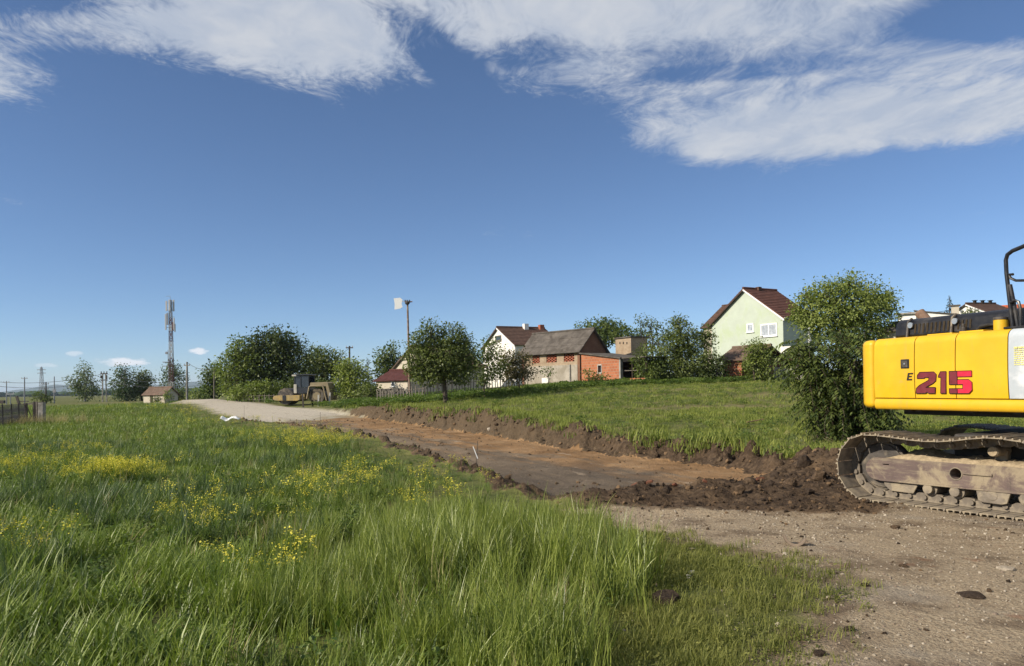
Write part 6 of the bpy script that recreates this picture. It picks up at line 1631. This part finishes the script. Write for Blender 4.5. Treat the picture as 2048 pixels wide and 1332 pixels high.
MB().prism([(-.17, -.2), (.13, -.2), (.16, 1.32), (-.15, 1.30)], -.15, .15, 'y').build('shaft', M['concrete'], o, bevel=.02); MB().bx(-.16, .17, -.16, .16, 1.305, 1.335).build('cap', M['grey_wood'], o)
# wooden stakes by the roller
for k, (u, hgt, mt, lab) in enumerate(((606, 1.10, 'pole_dark', 'dark wooden stake in front of the roller joint'), (625, .55, 'dark_wood', 'short mossy stake before the roller wheel'), (637, .95, 'pale_wood', 'pale wooden stake right of the roller wheel'), (644, 1.15, 'grey_wood', 'leaning grey stake behind the roller arch'), (659, 1.05, 'pale_wood', 'rightmost pale stake behind the roller'))):
    p = GP(u, 61 + k * .3, 810); o = empty('wooden_stake', p, 0, lab, 'stake', 'stakes beside the road roller')
    MB().box((0, 0, hgt / 2 - .1), (.12, .09, hgt + .2), (0, R(-3 + 2.2 * k), 0)).build('shaft', M[mt], o); MB().box(((-3 + 2.2 * k) / 57 * hgt * .6, 0, hgt + .0), (.13, .10, .03), (0, R(-3 + 2.2 * k), 0)).build('top', M[mt], o)
def stake_fence(name, label, u0, v0, Y0, u1, v1, Y1, h, step, mat, wd=.05, jitter=.25, seed=1):
    r = np.random.default_rng(seed); a, b_ = GP(u0, Y0, v0), GP(u1, Y1, v1); o = empty(name, a, 0, label, 'fence'); L = (b_ - a).length; n = int(L / step); ang = yaw_to(a, b_)
    meshes = []
    for k in range(5):
        q = MB().box((0, 0, h / 2 - .1), (wd * r.uniform(.7, 1.3), wd * .6, h * r.uniform(1 - jitter, 1 + jitter * .4) + .2)).mesh('stake'); q.materials.append(M[mat]); meshes.append(q)
    for k in range(n + 1):
        p = a.lerp(b_, k / n); s = bpy.data.objects.new('stake', meshes[r.integers(0, 5)]); link(s, o)
        s.location = (p.x - a.x, p.y - a.y, G(p.x, p.y) - a.z); s.rotation_euler = (r.normal() * .04, r.normal() * .05, ang)
    pts = [(b_ - a) * (k / 12) for k in range(13)]
    for hz in (.3, .75): MB().tube([(p.x, p.y, G(a.x + p.x, a.y + p.y) - a.z + h * hz) for p in pts], .02, 4).build('rail', M[mat], o)
stake_fence('stake_fence', 'rough grey stake fence behind the fruit trees', 850, 805, 52, 1055, 786, 55, 1.25, .21, 'grey_wood', .055, .3, 1)
stake_fence('stake_fence', 'weathered garden fence left of the large fruit tree', 755, 808, 55, 850, 805, 53, 1.0, .25, 'grey_wood', .06, .35, 2)
stake_fence('picket_fence', 'pale picket fence between the brick shed and feathery shrub', 1549, 754, 58, 1606, 757, 56, 1.05, .16, 'pale_wood', .09, .08, 3)
stake_fence('stake_fence', 'thin stakes standing in the grass left of the roller', 478, 804, 78, 560, 806, 75, .9, .7, 'grey_wood', .05, .3, 4)
# woodpile and barrel under the annex
p = GP(762, 60, 800); wp = empty('wood_pile', p, R(4), 'stacked grey timber below the red roofed annex', 'wood pile')
for j in range(5):
    for i in range(6): MB().box((i * .33 + (.1 if j % 2 else 0), 0, .12 + j * .2), (.28, 1.2, .17), (0, 0, R(random.uniform(-4, 4)))).build('log', M['grey_wood'], wp)

# ------------------------------------------------------------------ litter, stakes, stones
M['plastic'] = simple('white_plastic', (.82, .82, .80), .5, 0, .05, 4)
pl = Wz(461, 842, .12); zg = G(pl.x, pl.y)
nx_, ny_ = 26, 10; V = []; Q = []
for j in range(ny_):
    for i in range(nx_):
        x = (i / (nx_ - 1) - .5) * .95; y = (j / (ny_ - 1) - .5) * .6
        V.append((x, y, .10 + .16 * float(fbm(np.array([x * 5 + 3]), np.array([y * 5]), 3, 9)[0]) + .05 * math.sin(x * 9)))
for j in range(ny_ - 1):
    for i in range(nx_ - 1): Q.append((j * nx_ + i, j * nx_ + i + 1, (j + 1) * nx_ + i + 1, (j + 1) * nx_ + i))
me = np_mesh('plastic_sheet', V, Q); me.materials.append(M['plastic']); o = link(bpy.data.objects.new('plastic_sheet', me)); o.location = (pl.x, pl.y, G(pl.x, pl.y) + .12); o.rotation_euler = (R(8), 0, R(10))
sm = o.modifiers.new('thick', 'SOLIDIFY'); sm.thickness = .012
tag(o, 'crumpled white plastic sheet lying at the left edge of the gravel road', 'plastic sheet')
def marker(u, v, Y, h, label, flag=True, tilt=0):
    p = GP(u, Y, v); o = empty('survey_peg', p, 0, label, 'survey peg', 'survey pegs along the road')
    MB().tube([(0, 0, -.05), (.03, 0, h)], .006, 5).build('rod', M['pole_dark'], o)
    if flag: MB().box((.02 + .5 * math.sin(tilt) * .2, -.01, h * .55), (.016, .012, h * .5), (0, tilt, 0)).build('tape', M['plastic'], o)
marker(633, 858, 33, .42, 'white peg leaning on the road bed beyond the yellow flowers', True, .5)
marker(640, 850, 33.5, .9, 'thin dark rod beside the leaning white peg', False)
marker(953, 948, 14.6, .50, 'white taped peg among the grass at the near bed edge', True, -.35)
marker(488, 836, 44, .9, 'thin rod on the gravel near the plastic sheet', False)
p = GP(978, 30.2, 832); o = clod_mesh('white_stone', np.random.default_rng(8), M['pebble_pale'], 1.1, .25); link(o); o.location = (p.x, p.y, G(p.x, p.y) + .05); o.scale = (.08, .05, .07); tag(o, 'pale stone on top of the soil bank', 'stone')
p = GP(1510, 26, 850); o = MB().prism([(-.32, 0), (.35, .02), (.36, .05), (-.30, .04)], -.03, .03, 'y').build('pale_board', M['soil_ochre'], bevel=.01); o.location = (p.x, p.y, G(p.x, p.y) + .08); o.rotation_euler = (0, R(-6), R(14)); tag(o, 'narrow tan board lying in the lawn above the soil bank', 'board')
# single stones and clods on the path
st = [(1697, 1256, .030, 'soil_dark', 'small dark stone low on the path near the bottom edge', .9), (1730, 1168, .030, 'soil_dark', 'dark clod on the path above the small dark stone', .7), (1946, 1188, .085, 'soil_dark', 'flat dark soil patch lump at the right of the path', .22),
      (1384, 1142, .030, 'pebble_white', 'larger white stone in the short grass', .9), (1376, 1150, .022, 'pebble_white', 'smaller white stone touching the larger one in short grass', .9), (1332, 1200, .10, 'soil_dark', 'dark soil lump at the foot of the tall grass', .8), (1790, 1052, .05, 'soil', 'brown clod on the path below the excavator track', .6), (2010, 1138, .06, 'pebble', 'flat stone near the right edge of the path', .4), (1386, 1094, .035, 'pebble', 'flat buff stone at the upper edge of the turf', .35), (1806, 1132, .035, 'soil', 'lone brown crumb in the middle of the right path', .6), (1638, 1302, .035, 'soil_dark', 'dark clod at the bottom edge of the path', .7)]
for k, (u, v, sz, mt, lab, sq) in enumerate(st):
    p = Wz(u, v, 0.02); o = clod_mesh('stone' if 'stone' in lab else 'soil_clod', np.random.default_rng(30 + k), M[mt], sq if k else .6, .3); link(o)
    o.location = (p.x, p.y, G(p.x, p.y) + sz * .3 * min(sq, 1)); o.scale = (sz * 1.15, sz, sz); o.rotation_euler = (0, 0, k * 1.3)
    tag(o, lab, 'stone' if 'stone' in lab else 'soil clod')
p = Wz(1588, 1090, .0); sh = []
for k in range(11):
    a_ = math.pi * (1.02 + .92 * k / 10); sh.append((.105 * math.cos(a_), .10 + .105 * math.sin(a_)))
for k in range(11):
    a_ = math.pi * (1.94 - .92 * k / 10); sh.append((.088 * math.cos(a_), .108 + .086 * math.sin(a_)))
o = MB().prism(sh, -.08, .10, 'y').build('clay_shard', M['pebble_dark'], bevel=.004); o.location = (p.x, p.y, G(p.x, p.y) - .012); o.rotation_euler = (R(-12), R(6), R(-18))
tag(o, 'curved hollow shard of clay in the middle of the gravel path', 'shard')
bm_ = MB().prism([(-.10, -.03), (.07, -.04), (.11, 0), (.08, .04), (-.06, .045), (-.11, .01)], -.05, .05, 'y')
for k, (u, v, Y) in enumerate(((1492, 968, 12.2), (1270, 993, 11.0), (1440, 940, 13.0), (1330, 985, 11.2), (1375, 975, 11.6), (1463, 985, 11.3), (1300, 1000, 10.7), (1410, 1000, 10.7), (1520, 960, 12.5), (1245, 990, 11.2), (1350, 1003, 10.6))):
    p = GP(u, Y, v); o = bm_.build('brick_fragment', M['brick_bit'], bevel=.008); sc = (.9, 1.1, .7, .6, .8, .6, .5, .6, .7, .6, .5)[k]
    o.scale = (sc,) * 3; o.location = (p.x, p.y, p.z + .055); o.rotation_euler = (random.uniform(-.6, .6), random.uniform(-.6, .6), random.uniform(0, 6))
    tag(o, 'broken red brick fragment in the rubble before the dug bed', 'brick', 'brick fragments in the rubble')
for k, (u, v, Y, sz) in enumerate(((1290, 992, 11.0, .07), (1335, 1003, 10.6, .075), (1460, 950, 12.6, .10), (1500, 990, 11.0, .08), (1550, 960, 12.0, .11), (1580, 1000, 10.8, .09), (1640, 975, 11.2, .10), (1610, 940, 12.6, .12), (1390, 985, 11.3, .06), (1420, 965, 12.0, .08), (1540, 1000, 10.7, .07), (1670, 930, 12.6, .10), (1480, 1005, 10.5, .08), (1620, 1010, 10.4, .07))):
    p = GP(u, Y, v); o = clod_mesh('soil_clod', np.random.default_rng(60 + k), M[('soil', 'soil_dark', 'soil')[k % 3]], .75, .3); link(o)
    o.location = (p.x, p.y, p.z + sz * .25); o.scale = (sz * 1.2, sz, sz); o.rotation_euler = (k, k * 2, k * 3)
    tag(o, 'fist sized brown clod in the rubble left of the excavator', 'soil clod', 'clods in the rubble')

# ------------------------------------------------------------------ distance: hills, woods, haze
M['hill'] = simple('hill_forest', (.045, .075, .035), .95, 0, .35, .004, 0, 1, .1)
def ridge(name, Yd, prof, depth, base_v=None):
    us = np.array([p[0] for p in prof], float); vs = np.array([p[1] for p in prof], float)
    uu = np.arange(us[0], us[-1] + 1, 8.0); vv = np.interp(uu, us, vs) + (fbm(uu * .03, uu * 0, 3, 7) - .5) * 2.5
    V = []; n = len(uu); rows = 10
    for j in range(rows):
        t = j / (rows - 1)
        for u, v in zip(uu, vv):
            p = W(u, v, Yd); hgt = max(p.z, 0) * math.sin(math.pi * t) ** .9
            q = 1 + (t - .5) * depth / Yd
            V.append((p.x * q, Yd * q, hgt - 2 if j in (0, rows - 1) else hgt))
    Q = [(j * n + i, j * n + i + 1, (j + 1) * n + i + 1, (j + 1) * n + i) for j in range(rows - 1) for i in range(n - 1)]
    me = np_mesh(name, V, Q); smooth_all(me); me.materials.append(M['hill']); tag(link(bpy.data.objects.new(name, me)), kind='structure')
ridge('hills', 8500, [(-400, 792), (-150, 790), (0, 785), (50, 778), (85, 772), (112, 769), (150, 769.5), (200, 776), (260, 779), (300, 771), (350, 766), (400, 764), (470, 767), (600, 770), (900, 766), (1400, 762), (2200, 752), (2800, 742)], 3500)
wv = []; cw = []
r = np.random.default_rng(77)
C_WOOD = proto_collection('far_tree_crowns', [clod_mesh('far_tree', pr, M['hill'], .8, .25) for _ in range(4)])
n = 900; a = r.uniform(-.75, .2, n); yy = r.uniform(1100, 2600, n)
strip = (np.sin(yy * .006) > .1) | (yy > 2000)
a, yy = a[strip], yy[strip]
scatter('far_woods', C_WOOD, np.c_[a * yy, yy, np.full(len(a), 3.5)], np.c_[r.uniform(9, 22, len(a)), r.uniform(8, 14, len(a)), r.uniform(5, 8.5, len(a))], 'dark belt of far woods below the blue hills', 'woods', tilt=0)
hz = MB().bx(-15000, 15000, -300, 15500, -3.5, 152).mesh('haze')
mh = bpy.data.materials.new('haze'); mh.use_nodes = True; mh.node_tree.nodes.clear()
pv = mh.node_tree.nodes.new('ShaderNodeVolumePrincipled'); pv.inputs['Color'].default_value = (.66, .80, 1.0, 1); pv.inputs['Density'].default_value = HAZE; pv.inputs['Anisotropy'].default_value = .0
ou = mh.node_tree.nodes.new('ShaderNodeOutputMaterial'); mh.node_tree.links.new(pv.outputs[0], ou.inputs['Volume'])
hz.materials.append(mh)
if HAZE > 0: tag(link(bpy.data.objects.new('haze', hz)), kind='stuff')
